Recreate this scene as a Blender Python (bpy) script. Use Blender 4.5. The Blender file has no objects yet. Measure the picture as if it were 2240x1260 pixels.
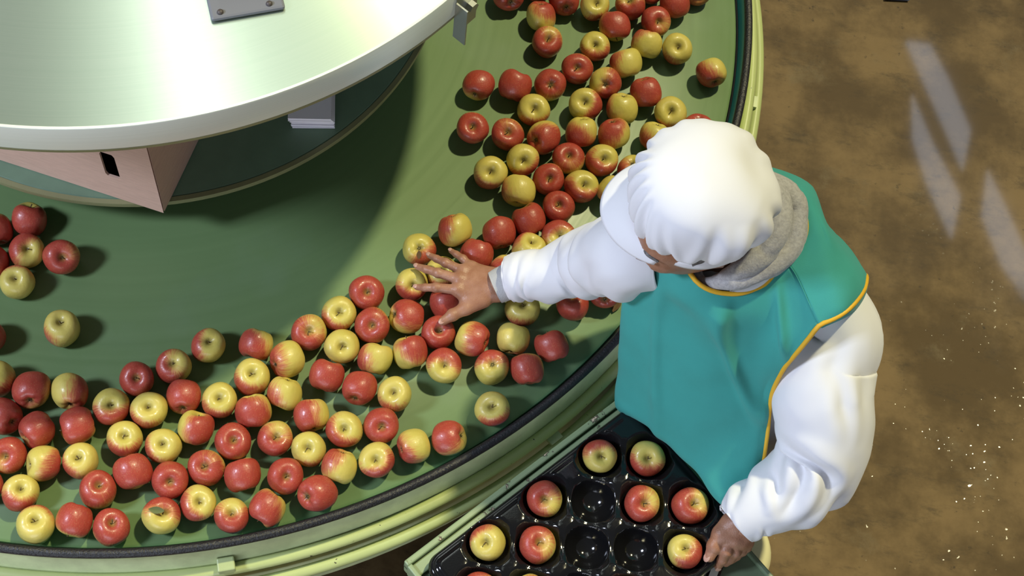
import bpy, math, random
import numpy as np
from mathutils import Matrix, Vector, noise
rnd = random.Random(7)
C = bpy.context.scene.collection
T = 0.85                       # height of the turntable surface above the floor; all coordinates below are relative to that surface

# ------------------------------------------------------------------ camera
FPX, PITCH, ROLL, CAMH = 3422.05, 1.125089, 0.181801, 2.987347
CX, CY = -0.940644, 2.053375   # table centre as seen from the camera foot point
R0 = np.array([1., 0, 0]); U0 = np.array([0, math.sin(PITCH), math.cos(PITCH)]); F0 = np.array([0, math.cos(PITCH), -math.sin(PITCH)])
CR = math.cos(ROLL)*R0 + math.sin(ROLL)*U0
CU = -math.sin(ROLL)*R0 + math.cos(ROLL)*U0
CAMP = np.array([-CX, -CY, CAMH])
cam = bpy.data.cameras.new('camera'); cam.sensor_width = 36; cam.lens = FPX/2240*36; cam.clip_end = 60
camo = bpy.data.objects.new('camera', cam); C.objects.link(camo)
camo.matrix_world = Matrix(((CR[0], CU[0], -F0[0], CAMP[0]), (CR[1], CU[1], -F0[1], CAMP[1]), (CR[2], CU[2], -F0[2], CAMP[2]+T), (0, 0, 0, 1)))
sc = bpy.context.scene
sc.camera = camo

def U(px, py, z):
    """point of the place seen at photo position (px, py) at height z over the turntable"""
    x, y = (px-1120)/FPX, -(py-630)/FPX
    v = CR*x + CU*y + F0
    t = (z-CAMP[2])/v[2]
    return CAMP + v*t
def UP(px, py, z): return U(px, py, z + 0.1*max(z, 0))

# ------------------------------------------------------------------ view, world, lights
sc.view_settings.view_transform = 'Standard'; sc.view_settings.look = 'None'
sc.view_settings.gamma = 1; sc.view_settings.use_curve_mapping = False
sc.view_settings.exposure = 0.0
w = bpy.data.worlds.new('hall'); sc.world = w; w.use_nodes = True
w.node_tree.nodes['Background'].inputs[0].default_value = (0.80, 0.86, 0.92, 1)
w.node_tree.nodes['Background'].inputs[1].default_value = 0.13
def light(name, kind, loc, target, energy, color, size=None, sy=None, angle=None):
    l = bpy.data.lights.new(name, kind); l.energy = energy; l.color = color
    if size: l.size = size
    if sy: l.shape = 'RECTANGLE'; l.size_y = sy
    if angle: l.angle = angle
    o = bpy.data.objects.new(name, l); C.objects.link(o)
    loc = Vector(loc) + Vector((0, 0, T)); o.location = loc
    o.rotation_euler = (Vector(target)+Vector((0, 0, T))-loc).to_track_quat('-Z', 'Y').to_euler()
    return o
light('sodium_lamp', 'SUN', (1.76, 2.3, 5.6), (0, 0, 0), 2.9, (1, .91, .55), angle=math.radians(2.6))
light('daylight_from_left', 'AREA', (-2.9, -2.3, 3.8), (0.6, -0.5, 0), 240, (0.72, .80, 1), size=0.8)
light('front_fill', 'AREA', (0.2, -5.6, 1.0), (0.6, 0, .1), 88, (.80, .86, 1), size=3.2, sy=1.4)  # soft frontal fill, added to brighten upright faces turned towards the camera
def overhead_light(name, c, al, wid, lng, energy, color):
    # horizontal overhead light, long axis at angle al
    l = bpy.data.lights.new(name, 'AREA'); l.shape = 'RECTANGLE'; l.size = lng; l.size_y = wid; l.energy = energy; l.color = color
    o = bpy.data.objects.new(name, l); C.objects.link(o); o.location = (c[0], c[1], c[2]+T); o.rotation_euler = (0, 0, al)
overhead_light('skylight_strip', (-.72, 1.80, 5.25), math.atan2(-.90, .43), .20, 2.6, 15, (1, 1, 1))
overhead_light('deck_reflection_panel', (-.42, 1.95, 5.3), math.atan2(-.92, .39), 1.95, 3.8, 26, (.87, 1, .92))  # unseen glowing panel, added so the deck metal has something pale to reflect

# ------------------------------------------------------------------ materials
MATS = {}
def nodes(name):
    m = bpy.data.materials.new(name); m.use_nodes = True
    nt = m.node_tree
    return m, nt, nt.nodes['Principled BSDF'], nt.nodes, nt.links
def mat(name, col, rough=.5, metal=0., spec=.5, var=0., vscale=8., bump=0., bscale=60., stretch=(1, 1, 1), col2=None, thr=(.35, .65), coat=0., sheen=0.):
    m, nt, b, N, L = nodes(name)
    b.inputs['Roughness'].default_value = rough; b.inputs['Metallic'].default_value = metal
    b.inputs['Specular IOR Level'].default_value = spec
    b.inputs['Coat Weight'].default_value = coat
    b.inputs['Sheen Weight'].default_value = sheen
    b.inputs['Base Color'].default_value = (*col, 1)
    if var or col2 or bump:
        tc = N.new('ShaderNodeTexCoord'); mp = N.new('ShaderNodeMapping'); mp.inputs['Scale'].default_value = stretch
        L.new(tc.outputs['Object'], mp.inputs[0])
    if var or col2:
        n = N.new('ShaderNodeTexNoise'); n.inputs['Scale'].default_value = vscale; n.inputs['Detail'].default_value = 6; n.inputs['Roughness'].default_value = .62
        L.new(mp.outputs[0], n.inputs['Vector'])
        r = N.new('ShaderNodeValToRGB'); c2 = col2 or tuple(min(1, c*(1+var)) for c in col); c1 = col if col2 else tuple(c*(1-var) for c in col)
        r.color_ramp.elements[0].position = thr[0]; r.color_ramp.elements[1].position = thr[1]
        r.color_ramp.elements[0].color = (*c1, 1); r.color_ramp.elements[1].color = (*c2, 1)
        L.new(n.outputs['Fac'], r.inputs[0]); L.new(r.outputs[0], b.inputs['Base Color'])
    if bump:
        n2 = N.new('ShaderNodeTexNoise'); n2.inputs['Scale'].default_value = bscale; n2.inputs['Detail'].default_value = 4
        L.new(mp.outputs[0], n2.inputs['Vector'])
        bp = N.new('ShaderNodeBump'); bp.inputs['Strength'].default_value = bump; bp.inputs['Distance'].default_value = .003
        L.new(n2.outputs['Fac'], bp.inputs['Height']); L.new(bp.outputs[0], b.inputs['Normal'])
    MATS[name] = m
    return m
mat('green_paint', (.55, .63, .35), .35, var=.14, vscale=14, bump=.08, bscale=40)
mat('pale_green_paint', (.43, .50, .25), .3, var=.1, vscale=9, col2=(.36, .42, .2))
mat('rail_paint', (.46, .53, .22), .3, var=.1, vscale=10)
mat('dark_green', (.12, .17, .10), .4, var=.2)
mat('shelf_green', (.13, .21, .135), .5, var=.1)
mat('shelf_lip', (.21, .21, .10), .5, var=.1)
mat('rubber_black', (.012, .012, .014), .42, bump=.6, bscale=260, var=.3, vscale=200)
mat('teal_rubber', (.05, .30, .32), .35)
mat('brown_gap', (.07, .06, .04), .6)
mat('steel', (.42, .44, .42), .35, metal=.9)
mat('grey_plate', (.15, .155, .18), .55)
mat('dark_screw', (.07, .055, .05), .5)
mat('cardboard', (.56, .37, .28), .85, var=.06, vscale=30, stretch=(1, 1, 6), bump=.1, bscale=90)
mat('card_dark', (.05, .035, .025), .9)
mat('white_card', (.88, .86, .93), .7)
mat('white_label', (.8, .78, .68), .6)
mat('tray_black', (.006, .006, .007), .10, spec=.5, bump=.02, bscale=300)
mat('stem_brown', (.10, .065, .02), .7)
mat('calyx_brown', (.07, .06, .02), .8)
mat('leaf_green', (.10, .12, .03), .6)
mat('leaf_dry', (.10, .055, .02), .8)
mat('white_cloth', (.74, .74, .765), .75, bump=.05, bscale=900, sheen=.1)
mat('teal_cloth', (.036, .30, .265), .85, bump=.12, bscale=700, var=.06, vscale=5, sheen=.08)
mat('yellow_trim', (.72, .40, .02), .6)
mat('grey_fleece', (.36, .35, .345), .95, var=.16, vscale=160, bump=.4, bscale=300, sheen=.2)
mat('grey_knit', (.45, .45, .45), .9, bump=.4, bscale=400)
mat('navy_cloth', (.02, .022, .035), .85)
mat('boot_rubber', (.03, .03, .03), .5)
mat('hair_grey', (.13, .12, .115), .7, bump=.6, bscale=250, var=.4, vscale=120)
mat('nail', (.50, .29, .22), .35)
mat('eye_white', (.6, .58, .55), .3)
mat('lip', (.28, .10, .08), .5)
mat('cream_plastic', (.90, .86, .52), .4)
mat('pen_black', (.01, .01, .01), .5)
mat('blue_sheet', (.12, .15, .25), .6)

# skin
m, nt, b, N, L = nodes('skin'); MATS['skin'] = m
tc = N.new('ShaderNodeTexCoord'); n = N.new('ShaderNodeTexNoise'); n.inputs['Scale'].default_value = 38; n.inputs['Detail'].default_value = 5
L.new(tc.outputs['Object'], n.inputs['Vector'])
r = N.new('ShaderNodeValToRGB'); r.color_ramp.elements[0].position = .35; r.color_ramp.elements[1].position = .68
r.color_ramp.elements[0].color = (.30, .135, .075, 1); r.color_ramp.elements[1].color = (.39, .20, .125, 1)
L.new(n.outputs['Fac'], r.inputs[0]); L.new(r.outputs[0], b.inputs['Base Color'])
b.inputs['Roughness'].default_value = .45; b.inputs['Subsurface Weight'].default_value = .08; b.inputs['Subsurface Radius'].default_value = (.01, .004, .002)
v = N.new('ShaderNodeTexVoronoi'); v.inputs['Scale'].default_value = 330; L.new(tc.outputs['Object'], v.inputs['Vector'])
bp = N.new('ShaderNodeBump'); bp.inputs['Strength'].default_value = .25; bp.inputs['Distance'].default_value = .0012
L.new(v.outputs['Distance'], bp.inputs['Height']); L.new(bp.outputs[0], b.inputs['Normal'])

# apple skin: object colour carries the direction of the blush (rgb) and how much of the fruit is red (alpha)
m, nt, b, N, L = nodes('apple_skin'); MATS['apple_skin'] = m
def math_(op, a, bb=None, clamp=False):
    q = N.new('ShaderNodeMath'); q.operation = op; q.use_clamp = clamp
    for i, s in enumerate((a, bb)):
        if s is None: continue
        if isinstance(s, (int, float)): q.inputs[i].default_value = s
        else: L.new(s, q.inputs[i])
    return q.outputs[0]
def vec(op, a, bb=None):
    q = N.new('ShaderNodeVectorMath'); q.operation = op
    for i, s in enumerate((a, bb)):
        if s is None: continue
        if isinstance(s, tuple): q.inputs[i].default_value = s
        else: L.new(s, q.inputs[i])
    return q
def mix(f, a, c):
    q = N.new('ShaderNodeMix'); q.data_type = 'RGBA'
    for k, s in ((0, f), (6, a), (7, c)):
        if isinstance(s, (int, float)): q.inputs[k].default_value = s
        elif isinstance(s, tuple): q.inputs[k].default_value = (*s, 1)
        else: L.new(s, q.inputs[k])
    return q.outputs[2]
tc = N.new('ShaderNodeTexCoord'); oi = N.new('ShaderNodeObjectInfo')
P = tc.outputs['Object']
dirv = vec('NORMALIZE', vec('SUBTRACT', oi.outputs['Color'], (.5, .5, .5)).outputs[0]).outputs[0]
pn = vec('NORMALIZE', P).outputs[0]
dot = vec('DOT_PRODUCT', pn, dirv).outputs['Value']
off = N.new('ShaderNodeCombineXYZ'); ro = math_('MULTIPLY', oi.outputs['Random'], 37.); L.new(ro, off.inputs[0]); L.new(ro, off.inputs[1])
pv = vec('ADD', P, off.outputs[0]).outputs[0]
# meridian streaks: noise on (angle, nothing along the axis)
sx = N.new('ShaderNodeSeparateXYZ'); L.new(pn, sx.inputs[0])
rad = vec('NORMALIZE', vec('MULTIPLY', P, (1, 1, 0)).outputs[0]).outputs[0]
cz = N.new('ShaderNodeCombineXYZ'); L.new(math_('MULTIPLY', sx.outputs[2], .35), cz.inputs[2])
sv = vec('ADD', vec('ADD', vec('MULTIPLY', rad, (2.2, 2.2, 0)).outputs[0], cz.outputs[0]).outputs[0], off.outputs[0]).outputs[0]
st = N.new('ShaderNodeTexNoise'); st.inputs['Scale'].default_value = 5.5; st.inputs['Detail'].default_value = 7; st.inputs['Roughness'].default_value = .7; L.new(sv, st.inputs['Vector'])
bl = N.new('ShaderNodeTexNoise'); bl.inputs['Scale'].default_value = 26; bl.inputs['Detail'].default_value = 2; L.new(pv, bl.inputs['Vector'])
# stem end stays yellow-green
cav = N.new('ShaderNodeMapRange'); cav.inputs[1].default_value = .62; cav.inputs[2].default_value = 1.0; cav.inputs[3].default_value = 0; cav.inputs[4].default_value = .62; L.new(sx.outputs[2], cav.inputs[0])
val = math_('ADD', math_('ADD', dot, math_('MULTIPLY', math_('SUBTRACT', st.outputs['Fac'], .5), 1.25)), math_('MULTIPLY', math_('SUBTRACT', bl.outputs['Fac'], .5), .7))
val = math_('SUBTRACT', val, cav.outputs[0])
thr = math_('SUBTRACT', .92, math_('MULTIPLY', oi.outputs['Alpha'], 1.66))
mr = N.new('ShaderNodeMapRange'); mr.interpolation_type = 'SMOOTHSTEP'; mr.inputs[1].default_value = -.42; mr.inputs[2].default_value = .50
L.new(math_('SUBTRACT', val, thr), mr.inputs[0])
fine = N.new('ShaderNodeTexNoise'); fine.inputs['Scale'].default_value = 15; fine.inputs['Detail'].default_value = 5; L.new(sv, fine.inputs['Vector'])
yel = mix(bl.outputs['Fac'], (.50, .43, .075), (.62, .50, .13))
red = mix(fine.outputs['Fac'], (.27, .022, .020), (.46, .085, .045))
orange = mix(fine.outputs['Fac'], (.50, .16, .06), (.56, .30, .09))
mr2 = N.new('ShaderNodeMapRange'); mr2.inputs[1].default_value = 0; mr2.inputs[2].default_value = .55; L.new(mr.outputs[0], mr2.inputs[0])
mr3 = N.new('ShaderNodeMapRange'); mr3.inputs[1].default_value = .45; mr3.inputs[2].default_value = 1.0; L.new(mr.outputs[0], mr3.inputs[0])
col = mix(mr3.outputs[0], mix(mr2.outputs[0], yel, orange), red)
# lenticels and greenish-brown cavity
vo = N.new('ShaderNodeTexVoronoi'); vo.inputs['Scale'].default_value = 300; L.new(pv, vo.inputs['Vector'])
dots = N.new('ShaderNodeMapRange'); dots.inputs[1].default_value = .10; dots.inputs[2].default_value = .2; dots.inputs[3].default_value = .35; dots.inputs[4].default_value = 0; L.new(vo.outputs['Distance'], dots.inputs[0])
col = mix(dots.outputs[0], col, (.68, .52, .22))
rl = vec('LENGTH', vec('MULTIPLY', P, (1, 1, 0)).outputs[0]).outputs['Value']
cv2 = N.new('ShaderNodeMapRange'); cv2.inputs[1].default_value = .003; cv2.inputs[2].default_value = .011; cv2.inputs[3].default_value = .75; cv2.inputs[4].default_value = 0; L.new(rl, cv2.inputs[0])
col = mix(cv2.outputs[0], col, (.24, .19, .05))
L.new(col, b.inputs['Base Color']); b.inputs['Roughness'].default_value = .42; b.inputs['Coat Weight'].default_value = .12; b.inputs['Coat Roughness'].default_value = .1
bpn = N.new('ShaderNodeTexNoise'); bpn.inputs['Scale'].default_value = 70; L.new(pv, bpn.inputs['Vector'])
bpb = N.new('ShaderNodeBump'); bpb.inputs['Strength'].default_value = .3; bpb.inputs['Distance'].default_value = .004; L.new(bpn.outputs['Fac'], bpb.inputs['Height']); L.new(bpb.outputs[0], b.inputs['Normal']); L.new(bpb.outputs[0], b.inputs['Coat Normal'])
b.inputs['Subsurface Weight'].default_value = 0

# turntable paint with curved scuffs (rings round the centre)
m, nt, b, N, L = nodes('turntable_paint'); MATS['turntable_paint'] = m
tc = N.new('ShaderNodeTexCoord'); ln = vec('LENGTH', vec('MULTIPLY', tc.outputs['Object'], (1, 1, 0)).outputs[0]).outputs['Value']
cb = N.new('ShaderNodeCombineXYZ'); L.new(math_('MULTIPLY', ln, 60.), cb.inputs[0])
ad = vec('ADD', cb.outputs[0], vec('MULTIPLY', tc.outputs['Object'], (1.2, 1.2, 0)).outputs[0]).outputs[0]
n1 = N.new('ShaderNodeTexNoise'); n1.inputs['Scale'].default_value = 1.2; n1.inputs['Detail'].default_value = 5; L.new(ad, n1.inputs['Vector'])
n2 = N.new('ShaderNodeTexNoise'); n2.inputs['Scale'].default_value = 3; n2.inputs['Detail'].default_value = 6; L.new(tc.outputs['Object'], n2.inputs['Vector'])
c1 = mix(n1.outputs['Fac'], (.118, .194, .078), (.143, .230, .092))
wr = N.new('ShaderNodeMapRange'); wr.inputs[1].default_value = .56; wr.inputs[2].default_value = .8; wr.inputs[3].default_value = 0; wr.inputs[4].default_value = .5; L.new(n2.outputs['Fac'], wr.inputs[0])
c1 = mix(wr.outputs[0], c1, (.19, .27, .18))
L.new(c1, b.inputs['Base Color']); b.inputs['Roughness'].default_value = .38; b.inputs['Specular IOR Level'].default_value = .4
rr = N.new('ShaderNodeMapRange'); rr.inputs[3].default_value = .3; rr.inputs[4].default_value = .5; L.new(n1.outputs['Fac'], rr.inputs[0]); L.new(rr.outputs[0], b.inputs['Roughness'])

# brushed deck: brush lines run round the centre
m, nt, b, N, L = nodes('brushed_deck'); MATS['brushed_deck'] = m
tc = N.new('ShaderNodeTexCoord'); ln = vec('LENGTH', vec('MULTIPLY', tc.outputs['Object'], (1, 1, 0)).outputs[0]).outputs['Value']
cb = N.new('ShaderNodeCombineXYZ'); L.new(math_('MULTIPLY', ln, 400.), cb.inputs[0])
n1 = N.new('ShaderNodeTexNoise'); n1.inputs['Scale'].default_value = 1; n1.inputs['Detail'].default_value = 3
L.new(vec('ADD', cb.outputs[0], vec('MULTIPLY', tc.outputs['Object'], (2, 2, 0)).outputs[0]).outputs[0], n1.inputs['Vector'])
L.new(mix(n1.outputs['Fac'], (.62, .74, .58), (.70, .80, .64)), b.inputs['Base Color'])
b.inputs['Metallic'].default_value = .85; b.inputs['Roughness'].default_value = .32; b.inputs['Anisotropic'].default_value = .92; b.inputs['Anisotropic Rotation'].default_value = .25
tg = N.new('ShaderNodeTangent'); tg.direction_type = 'RADIAL'; tg.axis = 'Z'; L.new(tg.outputs[0], b.inputs['Tangent'])
m, nt, b, N, L = nodes('brushed_band'); MATS['brushed_band'] = m
tc = N.new('ShaderNodeTexCoord'); mp = N.new('ShaderNodeMapping'); mp.inputs['Scale'].default_value = (2, 2, 500); L.new(tc.outputs['Object'], mp.inputs[0])
n1 = N.new('ShaderNodeTexNoise'); n1.inputs['Scale'].default_value = 1; L.new(mp.outputs[0], n1.inputs['Vector'])
L.new(mix(n1.outputs['Fac'], (.72, .76, .64), (.82, .86, .74)), b.inputs['Base Color'])
b.inputs['Metallic'].default_value = .3; b.inputs['Roughness'].default_value = .35

# concrete floor
m, nt, b, N, L = nodes('concrete'); MATS['concrete'] = m
tc = N.new('ShaderNodeTexCoord'); P = tc.outputs['Object']
def nz(scale, detail=6, rough=.65, stretch=None):
    n = N.new('ShaderNodeTexNoise'); n.inputs['Scale'].default_value = scale; n.inputs['Detail'].default_value = detail; n.inputs['Roughness'].default_value = rough
    L.new(vec('MULTIPLY', P, stretch).outputs[0] if stretch else P, n.inputs['Vector']); return n.outputs['Fac']
def ramp(s, a, c, lo=0., hi=1.):
    q = N.new('ShaderNodeMapRange'); q.inputs[1].default_value = a; q.inputs[2].default_value = c; q.inputs[3].default_value = lo; q.inputs[4].default_value = hi; q.interpolation_type = 'SMOOTHSTEP'; L.new(s, q.inputs[0]); return q.outputs[0]
c = mix(ramp(nz(2.2), .40, .62), (.088, .056, .024), (.195, .130, .060))
c = mix(ramp(nz(7, 8, .75, (1, 2.2, 1)), .5, .74, 0, .7), c, (.045, .033, .02))
c = mix(ramp(nz(5, 8, .7), .56, .75, 0, .6), c, (.18, .14, .082))
c = mix(ramp(nz(30, 5, .7), .62, .74, 0, .75), c, (.035, .026, .018))
L.new(c, b.inputs['Base Color'])
spx = N.new('ShaderNodeSeparateXYZ'); L.new(P, spx.inputs[0])
pol = ramp(math_('ADD', spx.outputs[1], math_('MULTIPLY', math_('SUBTRACT', nz(3), .5), .8)), -.15, .12)          # trowelled smooth towards the back, rougher in front
wet = ramp(math_('ADD', nz(80, 1), math_('MULTIPLY', math_('SUBTRACT', nz(2.5, 3), .5), .5)), .76, .775)
rgh = mix(wet, (.62, .62, .62), (.15, .15, .15))
L.new(math_('MULTIPLY', pol, .9), b.inputs['Coat Weight']); b.inputs['Coat Roughness'].default_value = .045
L.new(rgh, b.inputs['Roughness'])
b.inputs['Specular IOR Level'].default_value = .15
bp = N.new('ShaderNodeBump'); bp.inputs['Strength'].default_value = .05; bp.inputs['Distance'].default_value = .004; L.new(nz(60, 5), bp.inputs['Height']); L.new(bp.outputs[0], b.inputs['Normal'])

# rail paint: yellow-green with dark chips and scuffs
m, nt, b, N, L = nodes('rail_paint'); MATS['rail_paint'] = m
tc = N.new('ShaderNodeTexCoord'); P = tc.outputs['Object']
c = mix(nz(9), (.40, .47, .19), (.52, .58, .25))
c = mix(ramp(nz(60, 3), .70, .73), c, (.07, .06, .04)); c = mix(ramp(nz(16, 7, .75), .66, .70, 0, .55), c, (.20, .22, .10))
L.new(c, b.inputs['Base Color']); b.inputs['Roughness'].default_value = .32
# packing stand paint: green, chipped down to pale primer and rust
m, nt, b, N, L = nodes('chipped_green'); MATS['chipped_green'] = m
tc = N.new('ShaderNodeTexCoord'); P = tc.outputs['Object']
c = mix(nz(10), (.20, .27, .15), (.29, .37, .20))
k = nz(14, 7, .7)
c = mix(ramp(k, .60, .62), c, (.05, .04, .025)); c = mix(ramp(k, .63, .65), c, (.62, .50, .36))
L.new(c, b.inputs['Base Color']); b.inputs['Roughness'].default_value = .4
m, nt, b, N, L = nodes('window_light'); MATS['window_light'] = m
em = N.new('ShaderNodeEmission'); em.inputs[0].default_value = (.72, .82, 1, 1); em.inputs[1].default_value = 3.8
L.new(em.outputs[0], N['Material Output'].inputs[0])

# ------------------------------------------------------------------ mesh helpers
def mesh(name, verts, faces, smooth=True):
    me = bpy.data.meshes.new(name); me.from_pydata([tuple(map(float, v)) for v in verts], [], [tuple(map(int, f)) for f in faces]); me.update()
    if smooth: me.polygons.foreach_set('use_smooth', [True]*len(me.polygons))
    return me
ORG = {}
def mk(name, vf, material, parent=None, org=None, label=None, cat=None, group=None, kind=None, smooth=True, sharp=None):
    """one mesh object; vf = (verts, faces) in table coordinates"""
    v, f = vf; v = np.asarray(v, float)
    o_ = ORG[parent.name] if parent else np.array(org if org is not None else v.mean(0) if len(v) else (0, 0, 0), float)
    me = mesh(name, v-o_, f, smooth); me.materials.append(MATS[material])
    o = bpy.data.objects.new(name, me); C.objects.link(o)
    if sharp:
        me.set_sharp_from_angle(angle=math.radians(sharp))
    ORG[o.name] = o_
    if parent: o.parent = parent
    else: o.location = (o_[0], o_[1], o_[2]+T)
    tag(o, label, cat, group, kind)
    return o
def tag(o, label=None, cat=None, group=None, kind=None):
    for k, v in (('label', label), ('category', cat), ('group', group), ('kind', kind)):
        if v: o[k] = v
def empty(name, org, label, cat, group=None):
    o = bpy.data.objects.new(name, None); C.objects.link(o); o.location = (org[0], org[1], org[2]+T); o.empty_display_size = .05
    ORG[o.name] = np.array(org, float); tag(o, label, cat, group); return o
def solid(o, t, off=0.):
    md = o.modifiers.new('thickness', 'SOLIDIFY'); md.thickness = t; md.offset = off
def bevel(o, wdt, seg=2):
    md = o.modifiers.new('bevel', 'BEVEL'); md.width = wdt; md.segments = seg; md.limit_method = 'ANGLE'; md.angle_limit = math.radians(40)
def join(*vfs):
    V, F, k = [], [], 0
    for v, f in vfs:
        v = np.asarray(v, float); V.append(v); F += [tuple(i+k for i in q) for q in f]; k += len(v)
    return np.vstack(V), F
def gridf(n, m, wrap=False, flip=False):
    F = []
    for i in range(n-1):
        for j in range(m if wrap else m-1):
            a, b_, c_, d_ = i*m+j, i*m+(j+1) % m, (i+1)*m+(j+1) % m, (i+1)*m+j
            F.append((a, d_, c_, b_) if flip else (a, b_, c_, d_))
    return F
def revolve(prof, n=160, c=(0, 0), closed=False, a0=0., a1=None):
    prof = list(prof) + ([prof[0]] if closed else [])
    full = a1 is None
    A = np.linspace(a0, (2*math.pi if full else a1), n+(0 if full else 1), endpoint=not full)
    V = [(c[0]+r_*math.cos(a), c[1]+r_*math.sin(a), z) for r_, z in prof for a in A]
    return V, gridf(len(prof), len(A), wrap=full)
def circ_prof(R, z, r, n=12): return [(R+r*math.cos(a), z+r*math.sin(a)) for a in np.linspace(0, 2*math.pi, n, endpoint=False)]
def box(c, ax, ay, az, sx, sy, sz):
    c = np.array(c, float); ax, ay, az = (np.array(q, float) for q in (ax, ay, az))
    V = [c+ax*i*sx/2+ay*j*sy/2+az*k*sz/2 for i in (-1, 1) for j in (-1, 1) for k in (-1, 1)]
    return V, [(0, 1, 3, 2), (4, 6, 7, 5), (0, 4, 5, 1), (2, 3, 7, 6), (0, 2, 6, 4), (1, 5, 7, 3)]
X_, Y_, Z_ = np.eye(3)
def cyl(a, b_, r0, r1=None, n=20, caps=True):
    return tube([a, b_], [r0, r1 if r1 is not None else r0], n, 1, caps=caps)
def catmull(P, n):
    """n samples per span through the rows of P (any trailing shape)"""
    P = np.asarray(P, float); Q = np.concatenate([2*P[:1]-P[1:2], P, 2*P[-1:]-P[-2:-1]])
    out = []
    t = (np.arange(n)/n).reshape((-1,)+(1,)*(P.ndim-1))
    for i in range(len(P)-1):
        a, b_, c_, d_ = Q[i], Q[i+1], Q[i+2], Q[i+3]
        out.append(.5*(2*b_+(c_-a)*t+(2*a-5*b_+4*c_-d_)*t*t+(3*b_-a-3*c_+d_)*t**3))
    out.append(P[-1:]); return np.concatenate(out)
def tube(pts, radii, n=16, sub=6, caps=True, disp=None, closed=False, flat=1., up=(0, 0, 1)):
    pts = np.asarray(pts, float); radii = np.asarray(radii, float)
    if closed:
        k = len(pts); PR = np.c_[pts, radii]; PR = np.concatenate([PR[-2:], PR, PR[:3]]); PR = catmull(PR, sub)[2*sub:(k+2)*sub]
    else: PR = catmull(np.c_[pts, radii], sub) if sub > 1 else np.c_[pts, radii]
    p, rr_ = PR[:, :3], PR[:, 3]
    tn = (np.roll(p, -1, 0)-np.roll(p, 1, 0)) if closed else np.gradient(p, axis=0)
    tn /= np.linalg.norm(tn, axis=1)[:, None]
    u = np.array(up, float); V = []
    A = np.linspace(0, 2*math.pi, n, endpoint=False)
    for i in range(len(p)):
        if i == 0 or closed:
            s = np.cross(tn[i], u)
            if np.linalg.norm(s) < .15: s = np.cross(tn[i], np.array([0., 1, 0]))
        else: s = s-tn[i]*(s@tn[i])
        s /= np.linalg.norm(s); q = np.cross(s, tn[i])
        for a in A:
            dvec = s*math.cos(a)+q*math.sin(a)*flat
            V.append(p[i]+dvec*(rr_[i]+(disp(i/(len(p)-1), a, p[i]+dvec*rr_[i]) if disp else 0)))
    F = gridf(len(p), n, wrap=True)
    if closed:
        b0 = (len(p)-1)*n
        F += [(b0+j, b0+(j+1) % n, (j+1) % n, j) for j in range(n)]
    elif caps: F += [tuple(range(n-1, -1, -1)), tuple(range((len(p)-1)*n, len(p)*n))]
    return V, F
def ellipsoid(c, ax, n=16, m=10, R=None):
    V = []; R = np.eye(3) if R is None else R
    for i in range(m+1):
        t = math.pi*i/m
        for j in range(n):
            a = 2*math.pi*j/n
            V.append(np.array(c)+R@(np.array([math.sin(t)*math.cos(a), math.sin(t)*math.sin(a), math.cos(t)])*ax))
    return V, gridf(m+1, n, wrap=True, flip=True)
def nzv(p, s, o=0.): return noise.noise(Vector((p[0]*s+o, p[1]*s-o, p[2]*s+2*o)))

def surface_nets(F, org, h):
    S = F < 0; n = np.array(F.shape)
    corners = [(i, j, k) for i in (0, 1) for j in (0, 1) for k in (0, 1)]
    c = sum(S[i:n[0]-1+i, j:n[1]-1+j, k:n[2]-1+k].astype(int) for i, j, k in corners)
    act = (c > 0) & (c < 8); idx = -np.ones(act.shape, int); cells = np.argwhere(act); idx[act] = np.arange(len(cells))
    pos = np.zeros((len(cells), 3)); cnt = np.zeros(len(cells))
    for a in corners:
        for d_ in range(3):
            if a[d_]: continue
            b_ = list(a); b_[d_] = 1
            fa = F[tuple((cells+a).T)]; fb = F[tuple((cells+b_).T)]
            mk_ = (fa < 0) != (fb < 0); t = np.where(mk_, fa/np.where(mk_, fa-fb, 1), 0)
            q = cells+np.array(a, float); q[:, d_] += t
            pos[mk_] += q[mk_]; cnt[mk_] += 1
    V = np.array(org)+h*pos/cnt[:, None]
    faces = []
    for d_ in range(3):
        e1, e2 = [(1, 2), (2, 0), (0, 1)][d_]
        sl = [slice(1, -1)]*3; sl[d_] = slice(0, -1); A = S[tuple(sl)]
        sl[d_] = slice(1, None); B = S[tuple(sl)]
        q = np.argwhere(A != B); o_ = np.ones(3, int); o_[d_] = 0; g = q+o_
        inside = A[tuple(q.T)]
        s1 = np.zeros(3, int); s1[e1] = 1; s2 = np.zeros(3, int); s2[e2] = 1
        quad = np.stack([idx[tuple((g-s1-s2).T)], idx[tuple((g-s2).T)], idx[tuple(g.T)], idx[tuple((g-s1).T)]], 1)
        quad[~inside] = quad[~inside][:, ::-1]
        faces.append(quad)
    return V, np.vstack(faces).tolist()
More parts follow.
